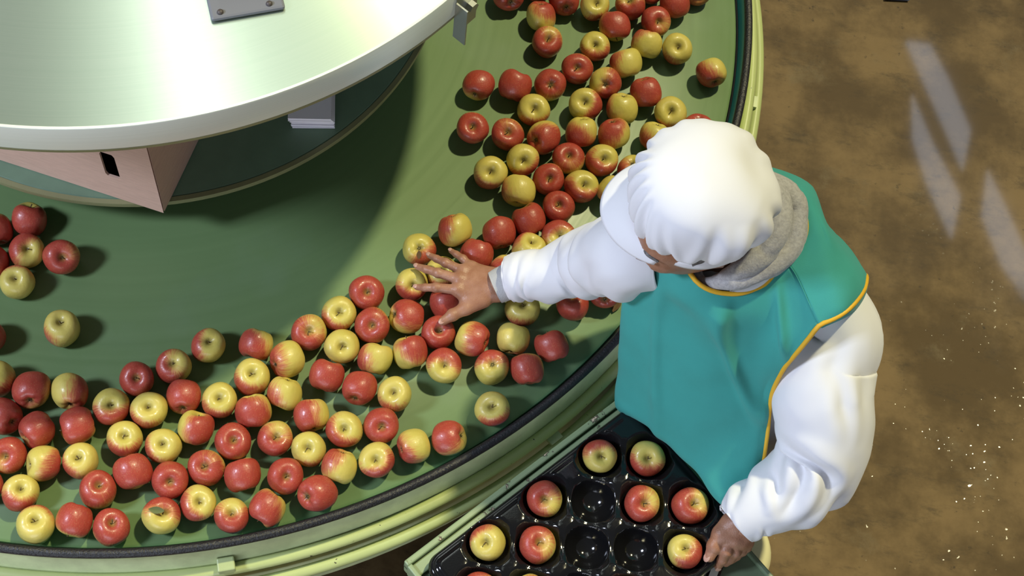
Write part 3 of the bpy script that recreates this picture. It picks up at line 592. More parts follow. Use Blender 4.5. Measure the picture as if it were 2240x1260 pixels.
A_ = '''
62,484,S,.1,-.97,.97,0,.5,1|rosy red apple lying on its side, highest of the cluster under the shelf edge
-9,503,C,.3,.9,.7,0,.6,1|red apple cut by the left border, beside the rosy apple under the shelf
57,549,S,.05,-.2,.62,-.6,-.5,.1|red apple with yellow-green stem hollow, between the rosy and the yellow one at left
133,564,S,.1,.02,.9,-.6,.3,.5|orange-red apple with dark stem hollow, rightmost of the cluster under the shelf
-14,575,S,-.5,.2,.95,0,0,1|dark red apple cut by the left border, second from top under the shelf
36,614,S,-.2,-.35,.22,.1,-1,-.3|yellow apple with a red shoulder, lowest of the cluster under the shelf
135,718,S,-.1,-.5,.16,-1,.7,-.2|pale yellow-green apple lying alone on the empty green turntable at left
-28,735,C,0,-.5,.95,0,0,1|sliver of bright red apple at the left border, level with the lone yellow-green one
455,755,S,.1,-.35,.42,-1,-.1,.1|brownish half-red apple standing alone above the left end of the crowd
8,835,S,-.6,-.5,.3,.5,.6,0|yellow apple cut by the left border, uppermost of the lower left crowd
58,855,C,-.1,.72,.75,-.7,-.5,.7|red apple with flower end down, left of the yellow-topped red-cheeked one
148,860,C,0,.88,.45,.8,.1,.2|yellow-topped apple with red right cheek and flower end down, upper left of the crowd
14,908,C,.6,.4,.97,0,0,1|dark red apple cut by the left border, above the orange-red cut one
78,942,S,-.75,.6,.97,0,-.2,1|plain deep red apple left of the one with a stem pointing left
172,933,S,-.95,.35,.78,-.4,-.4,.6|red apple with a thin stem pointing left towards the deep red one
24,998,S,-.25,.1,.8,.3,-.4,.5|red apple with a yellow stem hollow at the left border
86,1018,S,-.95,.1,.34,.8,.4,.3|pale peach apple without visible hollow, left of the red-edged yellow one
178,1007,S,-.2,-.2,.26,-.7,.7,-.1|yellow apple with a red lower left edge, right of the peach coloured apple
300,832,S,0,-.1,.85,-.3,-.3,.5|dull brick-red apple with round hollow, upper middle of the lower left crowd
382,808,S,-.1,-.25,.62,-.8,.1,.2|red and gold apple with streaked hollow, touching the dull brick-red one
243,897,S,0,-.1,.58,.1,.7,.2|half red apple with a greenish hollow, below left of the dull brick-red one
330,898,S,-.05,-.2,.36,-.3,.8,-.1|greenish yellow apple with thin stem and red foot, below the brick-red one
404,870,C,-.05,.85,.93,.1,-.5,.9|orange-red apple with its flower end pointing down, below the red and gold one
280,956,S,-.1,-.25,.45,-.1,1,.1|apple yellow above and crimson below, in the middle of the lower left crowd
425,935,S,.2,-.96,.58,.9,.1,.6|smooth apple turning from yellow at left to orange-red at right, under the flower-end-down one
362,975,S,-.1,-.15,.25,-.8,.3,0|pale yellow apple with a soft pink left edge, right of the yellow-and-crimson one
297,1028,C,-.4,-.96,.93,0,.2,1|plain brick-red apple without hollow, below the yellow-and-crimson one
218,1065,S,.05,-.35,.72,-.2,-.5,.6|brownish red apple with broad dull hollow, lower left of the plain brick-red one
375,1045,S,0,.15,.93,-.3,.2,.8|small bright red apple with a tiny central hollow, right of the plain brick-red one
455,1018,S,-.15,-.1,.72,-.3,.3,.5|orange-red apple with a deep shaded hollow, right of the small bright red one
48,1090,S,0,-.3,.52,-.3,1,.1|apple with golden top and deep crimson lower half, left border near the bottom
-22,1060,C,0,0,.95,0,0,1|sliver of a red apple at the left border above the gold-and-crimson one
68,1160,S,-.1,-.3,.22,.4,-1,-.3|pale yellow apple with faint red top, lowest at the left beside the black edging
160,1140,C,.3,-.96,.6,.2,-.3,.9|plain soft-orange apple without hollow, second from left along the black edging
240,1155,S,.05,-.35,.75,.1,-.4,.8|orange-red apple with stem hollow, third from left along the black edging
356,1122,S,.1,-.2,.52,.2,-.8,.2|apple carrying a dark green leaf on its stem, fourth along the black edging
436,1095,S,.1,-.1,.5,-.8,.6,0|gold apple with a red rim, between the leafy apple and the crimson one
504,1126,S,0,-.2,.7,0,.8,.4|crimson-footed apple with a yellow hollow, fifth along the black edging
525,1033,S,-.2,-.98,.82,0,.1,1|plain orange-red apple without hollow, above the crimson-footed one
590,1127,C,.6,-.95,.5,-.4,.2,.7|pinkish orange apple blending to gold at right, sixth along the black edging
565,760,C,.3,-.96,.62,-.9,.5,.4|crimson apple turning gold at right, above the crowd, next right of the brownish loner
676,742,S,-.02,-.1,.62,-.4,.3,.4|red and gold apple with a yellow hollow, below left of the big yellow-topped one
733,695,S,.05,-.1,.42,-.6,.9,-.1|big yellow-topped apple with red flanks, beside the dull red innermost one
794,650,S,.05,-.05,.88,-.2,-.3,.6|dull red apple with shallow round hollow, innermost of those left of the hand
815,712,S,0,0,.85,-.3,.3,.4|bright red apple with a gold-flecked hollow, just below the dull red innermost one
757,760,S,0,.05,.30,-.2,.4,-.6|greenish yellow apple with pink flecks, below the bright red gold-flecked one
640,795,C,-.85,.35,.40,-1,.2,.1|green-yellow apple with red left cheek and flower end at left
552,825,S,0,-.3,.42,-.6,.9,0|golden apple with red lower rim, right below the crimson-gold loner
500,888,S,0,-.15,.36,-.3,.9,0|yellow apple with pinkish lower side, left neighbour of a rosy one overlapping it
614,868,C,.2,-.96,.22,-.8,.3,.2|plain pale gold apple without hollow, upper right of the rosy orange one
545,905,C,-.2,-.96,.62,-.4,.5,.6|rosy orange plain apple in front of the pale gold one
715,823,C,-.3,.96,.96,0,0,1|plain deep red apple in the centre of the crowd, left of the scarlet one
790,843,C,-.35,.75,.90,.2,-.2,.9|scarlet apple with flower end low, right of the plain deep red one
825,783,S,.3,-.97,.28,-1,.1,.2|smooth yellow apple with pink left cheek, above the scarlet one
896,768,S,-.2,-.97,.55,.5,-.7,.4|upright apple striped orange-red over yellow, right of the smooth yellow pink-cheeked one
887,694,C,-.9,-.2,.55,.3,-.6,.6|apricot apple with pale lower half, left of the one under the hand
950,730,S,.1,-.2,.85,0,-.2,.6|orange-red apple with star-shaped dark hollow under the thumb tip
966,798,S,.05,-.05,.60,.2,-.9,.2|red-topped apple with small central hollow, below the star-hollow one
862,865,S,-.1,-.1,.25,-.3,.8,.1|warm yellow apple with streaked hollow, alone right of the scarlet one
676,905,C,.2,.96,.62,-.9,.2,.4|apple red at left and golden at right, below the deep red one
602,950,S,.1,-.1,.65,-.2,.5,.4|orange-red apple with yellow centre streak, left of the red-and-golden one and lower
513,960,S,.05,-.1,.88,0,.2,.6|bright red apple with glossy hollow, below the rosy orange one
742,930,S,-.05,-.05,.55,-.7,.7,.1|red and yellow apple with brown hollow, right of the red-and-golden one
825,930,S,.05,.1,.82,-.1,.2,.6|orange apple with a pale speck in its hollow, below the warm yellow one
670,978,S,-.1,-.1,.15,.2,1,-.2|plain yellow apple with shallow hollow, lower middle of the crowd
730,1022,C,.2,-.97,.28,-.6,-.6,.2|golden apple without hollow, right below the shallow-hollowed yellow one
635,1047,S,.1,.05,.93,-.4,.1,.7|rosy crimson apple with small pale hollow, left of the lower plain red one
695,1088,C,-.7,.2,.94,0,.2,1|plain red apple nearest the black edging in the lower middle
824,1005,S,-.1,0,.55,.5,.9,.1|striped red and yellow-green apple, left of the two joined near the edging
905,977,C,-.9,.2,.40,-.9,.7,.2|smooth yellow apple with pink lower left, middle of three along the edging
985,963,C,.9,-.2,.62,-.5,-.5,.6|red-topped apple fading to gold, right of three along the edging
1077,895,S,-.05,-.2,.36,.3,.9,0|solitary golden apple near the black edging below the hand
1033,745,C,.9,.3,.58,.7,.1,.3|apple striped yellow left and red right, right of the thumb
1076,800,C,.05,-.2,.58,0,-.3,-.1|apple with round tan flower end, below the striped one right of the thumb
1124,735,C,-.2,.97,.12,.6,.9,-.2|plain bright yellow apple below the cuff
1150,808,C,.2,.97,.70,-.4,.3,.7|plain orange-red apple, left of the outermost red one below the arm
1207,758,C,.4,.96,.82,-.2,.3,.8|coral red apple farthest right in the open below the arm
1141,683,S,.05,-.3,.26,-.2,1,-.2|green-yellow apple with deep hollow tucked under the cuff
1252,665,S,0,-.6,.90,0,.6,.7|crimson apple half hidden under the white sleeve
1322,640,C,0,.6,.9,0,0,1|red apple almost hidden where the sleeve meets the apron
917,545,C,0,-.1,.48,.6,.7,0|yellow-red apple with a brown leaf scrap on its flower end, at the ring fingertip
997,508,C,-.2,-.97,.38,-1,-.3,.1|apple red at left and plain yellow at right, above the little finger
902,622,S,.1,.1,.50,-.1,.8,.1|gold-hollowed apple under the index fingertip
966,598,S,0,-.2,.30,0,1,0|yellow apple covered by the middle and ring fingers
973,668,C,-.3,-.9,.93,0,0,1|rosy apple between forefinger and thumb
1053,560,C,.3,-.97,.96,0,0,1|plain red apple against the little finger knuckle
1094,512,C,.2,.97,.93,.2,0,1|plain red apple up and right of the one at the little finger knuckle
1157,482,C,.4,.96,.97,0,0,1|plain deep red apple, third of the red run going up from the little finger
1152,545,S,.3,-.7,.20,-.5,-.7,0|yellow-green apple peeping out above the white sleeve
1103,582,C,.4,-.8,.6,-.3,.4,.5|orange apple sliver peeping out behind the grey cuff
1210,507,S,.1,-.1,.55,-.2,-.8,.1|orange and yellow streaked apple touching the top of the sleeve
1081,385,S,0,-.05,.38,-.4,.8,-.2|yellow apple with brown-veined hollow, leftmost of its row above the hand
1141,420,S,-.1,.97,.22,-.9,.3,0|plain pale yellow apple, lower right of the brown-veined yellow one
1148,348,S,.05,.1,.45,.4,.9,-.1|yellow-topped apple with red foot, above the plain pale yellow one
1204,395,S,.1,-.05,.80,-.1,.3,.6|red apple with yellow hollow, right of the plain pale yellow one
1223,450,S,0,-.2,.92,0,.3,.8|crimson apple with small hollow, below the yellow-hollowed red one
1269,410,S,.3,-.1,.58,-.2,.7,.2|red apple with a golden stripe, left of the last yellow one by the cap
1330,412,C,-.6,.8,.26,-.3,.9,.2|plain yellow apple touching the peak of the white cap
1241,348,S,0,-.25,.68,-.2,-.5,.4|red and amber apple with smeared hollow, above the golden-striped one
1313,348,S,.2,-.1,.66,-.3,.7,.2|orange-red apple with yellow hollow, nearest the cap's upper left side
1115,302,S,0,-.2,.85,-.2,.6,.5|dark red apple with olive hollow, left of the orange-cheeked one
1189,303,C,-.6,.2,.72,.2,.6,.4|red apple with orange top and dark flower end at left, middle of its row
1034,280,S,0,-.1,.90,-.2,.5,.6|coral apple with long streaked hollow, lower of the two farthest left at the top
1047,187,C,-.35,.75,.82,.4,-.6,.6|deep red apple with yellow flower end, upper of the two farthest left
1131,197,S,.3,-.97,.95,0,0,1|smooth red apple without hollow, right of the yellow-ended deep red one
1203,188,C,.05,0,.80,0,-.5,.3|dusky orange-brown apple with pale centre speck, right of the smooth red one
1163,240,S,.05,-.1,.42,.1,.9,-.1|yellow-centred apple with red foot, just below the dusky orange-brown one
1282,232,S,-.05,-.2,.44,.8,.3,0|large yellow and red apple with green smeared hollow, left of the pale buff one
1270,292,C,.1,-.97,.52,-.5,.8,.3|apple yellow above and raspberry red below, under the green-hollowed one
1341,292,C,-.1,-.95,.50,-.4,-.3,.4|amber apple with blurred brown top, under the pale buff one
1358,235,C,.1,-.97,.15,-.8,0,0|pale buff apple without hollow, left of the shiny dark red one
1409,205,C,-.2,-.97,.97,0,0,1|shiny dark red apple with bright glints, right of the pale buff one
1328,178,C,0,.1,.60,.8,.4,.1|red and cream apple with a deep vertical cleft, above the pale buff one
1270,155,S,0,-.1,.88,-.2,.4,.6|dark red apple with dull hollow, left of the cleft red and cream one
1371,138,C,.2,.97,.26,-1,-.3,.1|yellow apple with an orange left shoulder, above the cleft one
1304,99,S,-.02,-.1,.56,0,.9,.1|red apple with broad golden hollow, above the dull-hollowed dark red one
1409,97,C,.2,-.97,.24,-.5,-.8,-.1|plain yellow-orange apple, left of the tall yellow one with a stem line
1478,108,S,.1,-.15,.24,-.6,1,-.1|tall yellow apple with dark stem line and pink foot, right of its row
1556,160,C,.35,.78,.55,-.5,.5,.2|lone yellow and red apple near the teal rim at upper right
1197,90,S,.05,-.25,.78,-.3,.4,.5|orange-red apple with small hollow, alone at upper left below the peach one
1185,36,C,0,-.97,.42,.5,-.7,.2|peach and yellow apple without hollow, left at the top
1342,55,S,.1,.97,.62,.3,-.2,.6|orange-red apple yellow at lower left, in the middle near the top
1436,50,S,.25,.05,.66,-.1,-.2,.3|orange apple with yellow hollow at right, upper right near the top
1467,12,C,0,-.97,.93,0,0,1|plain red apple at the top border above the orange one with yellow hollow
1380,15,S,-.1,-.35,.72,0,.8,.4|red apple with golden hollow at the top border, left of the plain red one
1303,16,S,.2,-.2,.28,.4,.9,-.1|cream-yellow apple with red foot at the top border
1232,2,C,.2,.6,.95,0,0,1|deep red apple cut by the top border, between peach and cream-yellow ones
1112,-10,C,.2,.6,.95,0,0,1|dark red apple mostly cut by the top border, nearest the metal deck
1522,-20,S,.1,.6,.3,0,.4,.2|yellow apple mostly cut by the top border at far right
1424,-22,S,.1,.6,.92,0,.4,.7|red apple mostly cut by the top border, between golden-hollowed and plain red ones
1175,-28,S,.1,.5,.8,0,.4,.7|orange-red apple mostly cut by the top border above the peach one
1467,248,S,0,-.1,.32,-.2,.9,-.2|yellow-orange apple with faint hollow, topmost of those right above the cap
1432,300,C,.2,-.95,.42,-.6,.7,.2|orange and yellow apple touching the cap's top left
1528,284,C,0,-.8,.55,0,-.3,.6|orange apple sliver showing above the cap's crown
1378,378,C,0,-.6,.45,-.7,.3,.3|amber apple sliver behind the cap's left edge
'''
TRAY = '''
0,0,S,.15,0,.45,-.1,-1,.1|apple with broad cream patch round its hollow, uppermost left in the tray
1,0,S,.05,0,.48,-.4,.9,.2|green-yellow apple with red lower left, uppermost right in the tray
-1,1,S,0,.05,.70,-.7,-.4,.4|red apple with yellow foot, left end of the second tray row
1,1,S,.2,0,.80,-.7,.2,.4|bright red apple with yellow right cheek, below the green-yellow tray apple
2,1,S,.3,-.15,.80,-.7,.3,.4|red apple with side hollow and greenish streaks, right end of the second tray row
-2,2,S,-.2,0,.30,-.6,-.6,-.1|pale yellow apple with brown hollow, left end of the third tray row
-1,2,S,.15,-.2,.72,-.5,-.2,.4|crimson apple with yellow foot, second in the third tray row
2,2,S,.05,-.3,.45,.6,.4,.3|peach apple touching the gloved-less left hand, right end of the third tray row
-2,3,S,.1,-.5,.60,-.5,-.4,.3|red and yellow apple cut by the bottom border, left in the tray
-1,3,C,.1,-.5,.55,.3,.2,.4|pale red apple cut by the bottom border, second in the tray
1,3,S,.1,-.5,.85,0,.2,.8|deep red apple cut by the bottom border, right in the tray
'''.replace('gloved-less ', '')
cd = -F0
def place_apple(px, py, zc_, pos, end, ox, oy, red, bx, by, bz, label, group, tray_=False):
    r_ = random.Random(int(px*7+py*13))
    s = .99+r_.uniform(-.03, .045)
    me, base = AM[r_.randrange(len(AM))]
    q = pos-CAMP; q = q/np.linalg.norm(q); vd = -q                      # towards the viewer
    rx = np.cross(F0, Z_) if False else CR-CR@vd*vd; rx /= np.linalg.norm(rx); dy = np.cross(rx, vd)
    if dy@CU > 0: dy = -dy
    k = math.hypot(ox, oy)
    ax = rx*ox+dy*oy+vd*math.sqrt(max(0, 1-k*k)) if k < 1 else rx*ox+dy*oy
    ax /= np.linalg.norm(ax)
    if end == 'C': ax = -ax
    t1 = np.cross(ax, Z_) if abs(ax[2]) < .95 else np.cross(ax, X_)
    t1 /= np.linalg.norm(t1); an = r_.uniform(0, 6.28); t1 = Vector(t1); t1.rotate(Matrix.Rotation(an, 3, Vector(ax))); t1 = np.array(t1); t2 = np.cross(ax, t1)
    M = np.stack([t1, t2, ax], 1)
    bd = rx*bx+dy*by+vd*bz; bd /= max(1e-6, np.linalg.norm(bd)); bl_ = M.T@bd
    zmin = ((base*s)@M.T)[:, 2].min()
    o = bpy.data.objects.new('apple', me); C.objects.link(o)
    z = pos[2] if tray_ else -zmin+.0003
    o.matrix_world = Matrix([[*(M[i]*s), (pos[0], pos[1], z+T)[i]] for i in range(3)]+[[0, 0, 0, 1]])
    o.color = (.5+.5*bl_[0], .5+.5*bl_[1], .5+.5*bl_[2], red)
    tag(o, label, 'apple', group)
    for nm, m2 in (('stem', STEM if (tray_ or r_.random() < .35) else STEM2), ('calyx', CALYX)):
        c_ = bpy.data.objects.new(nm, m2); C.objects.link(c_); c_.parent = o
    return o
rows = [l.split('|') for l in A_.strip().splitlines()]
AP = []
for d_, lab in rows:
    q = d_.split(','); AP.append((float(q[0]), float(q[1]), q[2], *map(float, q[3:]), lab.strip()))
SZ = np.array([.0356*1.012*(.99+random.Random(int(a[0]*7+a[1]*13)).uniform(-.03, .045)) for a in AP])*1.0
POS = np.array([U(a[0], a[1], .034)[:2] for a in AP]); HOME = POS.copy(); md_ = SZ[:, None]+SZ[None]
for it in range(400):
    dlt = np.zeros_like(POS)
    D = POS[:, None]-POS[None]; l = np.hypot(D[..., 0], D[..., 1])+np.eye(len(POS))*9
    ov = np.clip(md_-l, 0, None); dlt = (D/l[..., None]*ov[..., None]*.5).sum(1)
    POS = POS+dlt*.9+(HOME-POS)*(.01 if it < 300 else 0)
    R_ = np.hypot(POS[:, 0], POS[:, 1]); k = np.where(R_ > 1.3225, 1.3225/R_, 1); POS *= k[:, None]
APO = {}
for a, p in zip(AP, POS):
    o = place_apple(a[0], a[1], .034, np.array([p[0], p[1], .034]), *a[2:9], a[9], 'apples loose on the turntable')
    APO[(a[0], a[1])] = o
for l in TRAY.strip().splitlines():
    d_, lab = l.split('|'); q = d_.split(','); i, j = int(q[0]), int(q[1])
    p = O0+GU*i+GV*j+Z_*.0135
    place_apple(i*50+900, j*70+500, 0, p, q[2], *map(float, q[3:]), lab, 'apples in the black tray', True)
# leaf on one apple, dry leaf on the table
def leaf(L_, wd, curl):
    n = 9; V = []
    for i in range(n):
        t = i/(n-1); ww = wd*math.sin(math.pi*min(1, t*1.02))**.8*(1-.25*t)
        for s in (-1, -.5, 0, .5, 1): V.append((t*L_, s*ww, curl*t*t*L_+abs(s)*ww*.35))
    return np.array(V), gridf(n, 5)
lf = APO[(356., 1122.)]; inv = lf.matrix_world.inverted().to_3x3()
lv, lfaces = leaf(.030, .0075, .15)
e1_ = np.array(Vector(inv@Vector(-CR*1.0+CU*.15)).normalized()); e3_ = np.array(Vector(inv@Vector(-F0)).normalized()); e2_ = np.cross(e3_, e1_)
me = mesh('leaf', lv@np.stack([e1_, e2_, np.cross(e1_, e2_)])+np.array([.002, 0, .0385]), lfaces); me.materials.append(MATS['leaf_green'])
o = bpy.data.objects.new('leaf', me); C.objects.link(o); o.parent = lf; o['label'] = 'dark green leaf'
lf = APO[(917., 545.)]; inv = lf.matrix_world.inverted().to_3x3(); lv, lfaces = leaf(.019, .0058, .1)
e1_ = np.array(Vector(inv@Vector(-CU)).normalized()); e3_ = np.array(Vector(inv@Vector(-F0+CU*-.5)).normalized()); e2_ = np.cross(e3_, e1_); e2_ /= np.linalg.norm(e2_)
me = mesh('leaf', lv@np.stack([e1_, e2_, np.cross(e1_, e2_)])+np.array([0, 0, -.0295])+e1_*.004+e3_*.003, lfaces); me.materials.append(MATS['leaf_dry'])
o = bpy.data.objects.new('leaf', me); C.objects.link(o); o.parent = lf; o['label'] = 'brown dry leaf scrap'
lv, lfaces = leaf(.045, .014, .1); p0 = U(1352, 650, .001); ez = U(1338, 690, .001)-p0; ez /= np.linalg.norm(ez); ey_ = np.cross(Z_, ez)
o = mk('dry_leaf', (p0+lv@np.stack([ez, ey_, Z_])*.9+Z_*.001, lfaces), 'leaf_dry', None, p0, 'curled brown dry leaf on the turntable just below the sleeve beside the apron', 'leaf'); solid(o, .0006)

# ------------------------------------------------------------------ cream bin beside the stand, blue sheet on the floor
bp_ = U(1674, 1245, -.27); bc = bp_+np.array([-.106, .004, 0]); bc[2] = -.5
mk('cream_drum', revolve([(.001, -.849), (.098, -.849), (.106, -.84), (.108, -.60), (.104, -.595), (.108, -.59), (.108, -.25), (.103, -.205), (.09, -.17), (.066, -.15), (.033, -.142), (.001, -.14)], 48, bc[:2]), 'cream_plastic', None, (bc[0], bc[1], -.85), 'pale cream round-shouldered plastic drum standing on the floor behind the left hand', 'drum', sharp=40)
fp = U(1960, -14, -.845)
o = mk('blue_sheet', box(fp+Z_*.002, CR*np.array([1, 1, 0]), np.cross(Z_, CR*np.array([1, 1, 0])), Z_, .075, .05, .004), 'blue_sheet', None, fp, 'scrap of dark blue sheet on the concrete floor at the top border', 'sheet', smooth=False)

# ------------------------------------------------------------------ the worker
PB = np.array([1.40, -.70, -T])
def frame(f, u):
    f = np.array(f, float); f /= np.linalg.norm(f); s = np.cross(f, np.array(u, float)); s /= np.linalg.norm(s); return f, s, np.cross(s, f)   # forward, the person's right, up
HF, HS, HU = frame((-.86, -.42, -.42), (-.28, -.10, .95))
HC = np.array([1.234, -.724, .590])                                  # head centre
def hp(f, s, u): return HC+HF*f+HS*s+HU*u
HR = np.stack([HF, HS, HU], 1)
neck0 = np.array([1.365, -.672, .47])
RS, LS = np.array([1.165, -.715, .44]), np.array([1.555, -.735, .43])   # shoulders
RE, RW = UP(1290, 575, .19), UP(1085, 627, .092)
LE, LW = UP(1812, 1000, .17), UP(1622, 1150, .062)
pel = np.array([1.435, -.765, .06])
hk = .012
body = [
    ('e', HC+HU*.02, (.098, .076, .105), HR, .02), ('e', hp(.028, 0, -.035), (.070, .060, .085), HR, .02),   # skull, face
    ('e', hp(.060, 0, -.092), (.030, .030, .026), HR, .02),                                                    # chin
    ('c', hp(.088, 0, .012), hp(.110, 0, -.022), .009, .0135, .012), ('e', hp(.100, .012, -.026), (.011, .009, .008), HR, .006), ('e', hp(.100, -.012, -.026), (.011, .009, .008), HR, .006),
    ('e', hp(.078, .03, -.02), (.022, .022, .02), HR, .02), ('e', hp(.078, -.03, -.02), (.022, .022, .02), HR, .02),
    ('c', hp(.088, .018, .028), hp(.082, .042, .026), .008, .007, .012), ('c', hp(.088, -.018, .028), hp(.082, -.042, .026), .008, .007, .012),
    ('e', hp(-.012, .078, -.01), (.018, .006, .032), HR, .008), ('e', hp(-.012, -.078, -.01), (.018, .006, .032), HR, .008),
    ('c', hp(-.025, 0, -.06), neck0-Z_*.02, .056, .062, .03),
    ('c', neck0-Z_*.06, (RS+neck0)/2-Z_*.05, .07, .055, .04), ('c', neck0-Z_*.06, (LS+neck0)/2-Z_*.05, .07, .055, .04),
    ('c', (RS+neck0)/2-Z_*.05, RS+np.array([.03, 0, -.04]), .055, .045, .03), ('c', (LS+neck0)/2-Z_*.05, LS+np.array([-.03, 0, -.04]), .055, .045, .03),
    ('e', (1.365, -.70, .30), (.165, .095, .17), None, .05), ('e', (1.40, -.745, .12), (.155, .105, .16), None, .05), ('e', pel-Z_*.08, (.16, .105, .13), None, .05),
    ('c', RS+np.array([.03, 0, -.04]), RE, .046, .037, .03), ('c', RE, RW, .037, .026, .02),
    ('c', LS+np.array([-.03, 0, -.04]), LE, .046, .037, .03), ('c', LE, LW, .037, .026, .02),
]
for s in (-1, 1):
    hip = pel+np.array([.085*s, .0, -.10]); kn = np.array([1.43+.09*s, -.755, -.40]); an = np.array([1.425+.095*s, -.735, -.77])
    body += [('c', hip, kn, .078, .052, .03), ('c', kn, an, .05, .036, .02), ('c', an, an+np.array([-.02, -.13, -.045]), .034, .026, .02)]
bodyV = sdf(body, hk)
headV = None
# hands: fine surface nets, one smooth union each
def hand(wr, wr2, mcps, fingers, thumb, web, rs=1.):
    p = [('c', wr, wr2, .0215*rs, .0215*rs, .01)]
    for i, (m_, wq) in enumerate(mcps): p.append(('c', wq, m_, .0185*rs, .0118*rs, .014))
    for i in range(len(mcps)-1): p.append(('c', mcps[i][0], mcps[i+1][0], .0100*rs, .0100*rs, .01))
    for f in fingers:
        r_ = f[-1]; j = f[:-1]
        rad_ = [.0108*r_, .0092*r_, .0080*r_, .0066*r_]
        for a in range(3): p.append(('c', j[a], j[a+1], rad_[a], rad_[a+1]*.97, .0035))
        p.append(('e', j[1], (rad_[1]*1.08,)*3, None, .003)); p.append(('e', j[0]+Z_*.001, (rad_[0]*1.08,)*3, None, .006))
    r3 = [.0175, .0142, .0115, .0088]
    for a in range(3): p.append(('c', thumb[a], thumb[a+1], r3[a]*rs, r3[a+1]*rs, .006))
    p.append(('e', thumb[2], (.0122*rs,)*3, None, .004))
    for a, b_, r_ in web: p.append(('c', a, b_, r_*rs, r_*rs, .014))
    return p
zr = .094
def u(px, py, z): return U(px, py, z)
rm = [u(1001, 634, .098), u(1005, 611, .101), u(1014, 593, .098), u(1031, 584, .092)]
rw = [u(1072, 640, .097), u(1072, 628, .100), u(1074, 616, .099), u(1076, 605, .096)]
rf = [(rm[0], u(954, 629, .096), u(930, 629, .088), u(912, 628, .0785), 1.), (rm[1], u(958, 597, .100), u(932, 589, .091), u(913, 583, .0795), 1.03),
      (rm[2], u(975, 575, .097), u(955, 566, .089), u(940, 559, .0795), .98), (rm[3], u(1013, 566, .090), u(998, 556, .084), u(987, 549, .077), .86)]
rth = [u(1058, 655, .092), u(1019, 674, .088), u(990, 689, .0845), u(968, 703, .0785)]
rhV = sdf(hand(u(1092, 638, .099), u(1086, 612, .099), list(zip(rm, rw)), rf, rth, [(u(1048, 652, .092), u(1016, 648, .092), .0125), (u(1060, 640, .095), u(1028, 655, .09), .013)]), .0017, .006)
lw_ = [u(1606, 1152, .060), u(1615, 1156, .056), u(1624, 1158, .052), u(1632, 1158, .046)]
lm = [u(1594, 1172, .056), u(1606, 1180, .054), u(1620, 1184, .046), u(1632, 1186, .036)]
lfz = [(lm[0], u(1589, 1205, .044), u(1580, 1224, .020), u(1571, 1238, -.006), 1.3), (lm[1], u(1608, 1208, .034), u(1598, 1223, .010), u(1588, 1232, -.014), 1.2),
       (lm[2], u(1622, 1204, .024), u(1612, 1217, .002), u(1602, 1226, -.018), 1.02), (lm[3], u(1634, 1198, .014), u(1626, 1208, -.006), u(1616, 1216, -.022), .92)]
lth = [u(1598, 1146, .062), u(1577, 1168, .056), u(1563, 1194, .044), u(1552, 1218, .030)]
lhV = sdf(hand(u(1612, 1146, .066), u(1632, 1152, .058), list(zip(lm, lw_)), lfz, lth, [(u(1596, 1156, .060), u(1586, 1168, .056), .012)], 1.22), .0019, .006)
person = mk('person', join(bodyV, rhV, lhV), 'skin', None, PB, 'person in white cap, white coat and teal apron reaching over the turntable', 'person')

def nail(tip, prev, r_, up):
    d_ = tip-prev; d_ /= np.linalg.norm(d_); s = np.cross(d_, up); s /= np.linalg.norm(s); n_ = np.cross(s, d_)
    V, F = ellipsoid((0, 0, 0), (.0062*r_, .0048*r_, .0014), 12, 6)
    mk('fingernail', (tip+n_*.0056*r_+d_*.0012+np.array(V)@np.stack([d_, s, n_]), F), 'nail', person)
for f in rf: nail(f[3], f[2], f[4], Z_*.9-F0*.4)
nail(rth[3], rth[2], 1.25, Z_*.7-F0*.7)
nail(lth[3], lth[2], 1.62, -F0-CR*.9); nail(lfz[0][3], lfz[0][2], 1.3, Z_-CU)
for s in (-1, 1):
    mk('eye', ellipsoid(hp(.081, .032*s, .008), (.012, .0125, .0075), 14, 8, HR), 'eye_white', person)
    mk('pupil', ellipsoid(hp(.0915, .032*s, .006), (.003, .005, .005), 12, 8, HR), 'pen_black', person)
    mk('eyebrow', tube([hp(.092, .016*s, .030), hp(.090, .033*s, .034), hp(.078, .052*s, .028)], [.003, .0042, .002], 8, 4), 'hair_grey', person)
mk('mouth', tube([hp(.086, -.024, -.062), hp(.096, -.01, -.058), hp(.0975, 0, -.060), hp(.096, .01, -.058), hp(.086, .024, -.062)], [.002, .0042, .0048, .0042, .002], 8, 4), 'lip', person)
# grey hair: a shell over the back and sides of the skull
V, F = ellipsoid(HC+HU*.02+HF*-.006, (.1, .0815, .108), 40, 28, HR)
V = np.array(V); L_ = (V-HC)@HR
keepv = (L_[:, 2] > -.05) & ((L_[:, 0] < .035-np.maximum(0, -.03-L_[:, 2])*1.0) | (L_[:, 2] > .07))
F = [f for f in F if all(keepv[i] for i in f)]
V = V+np.array([[nzv(p, 90)*.0015]*3 for p in V])
hr = mk('hair', (V, F), 'hair_grey', person, label='short grey hair'); solid(hr, .004, 0)

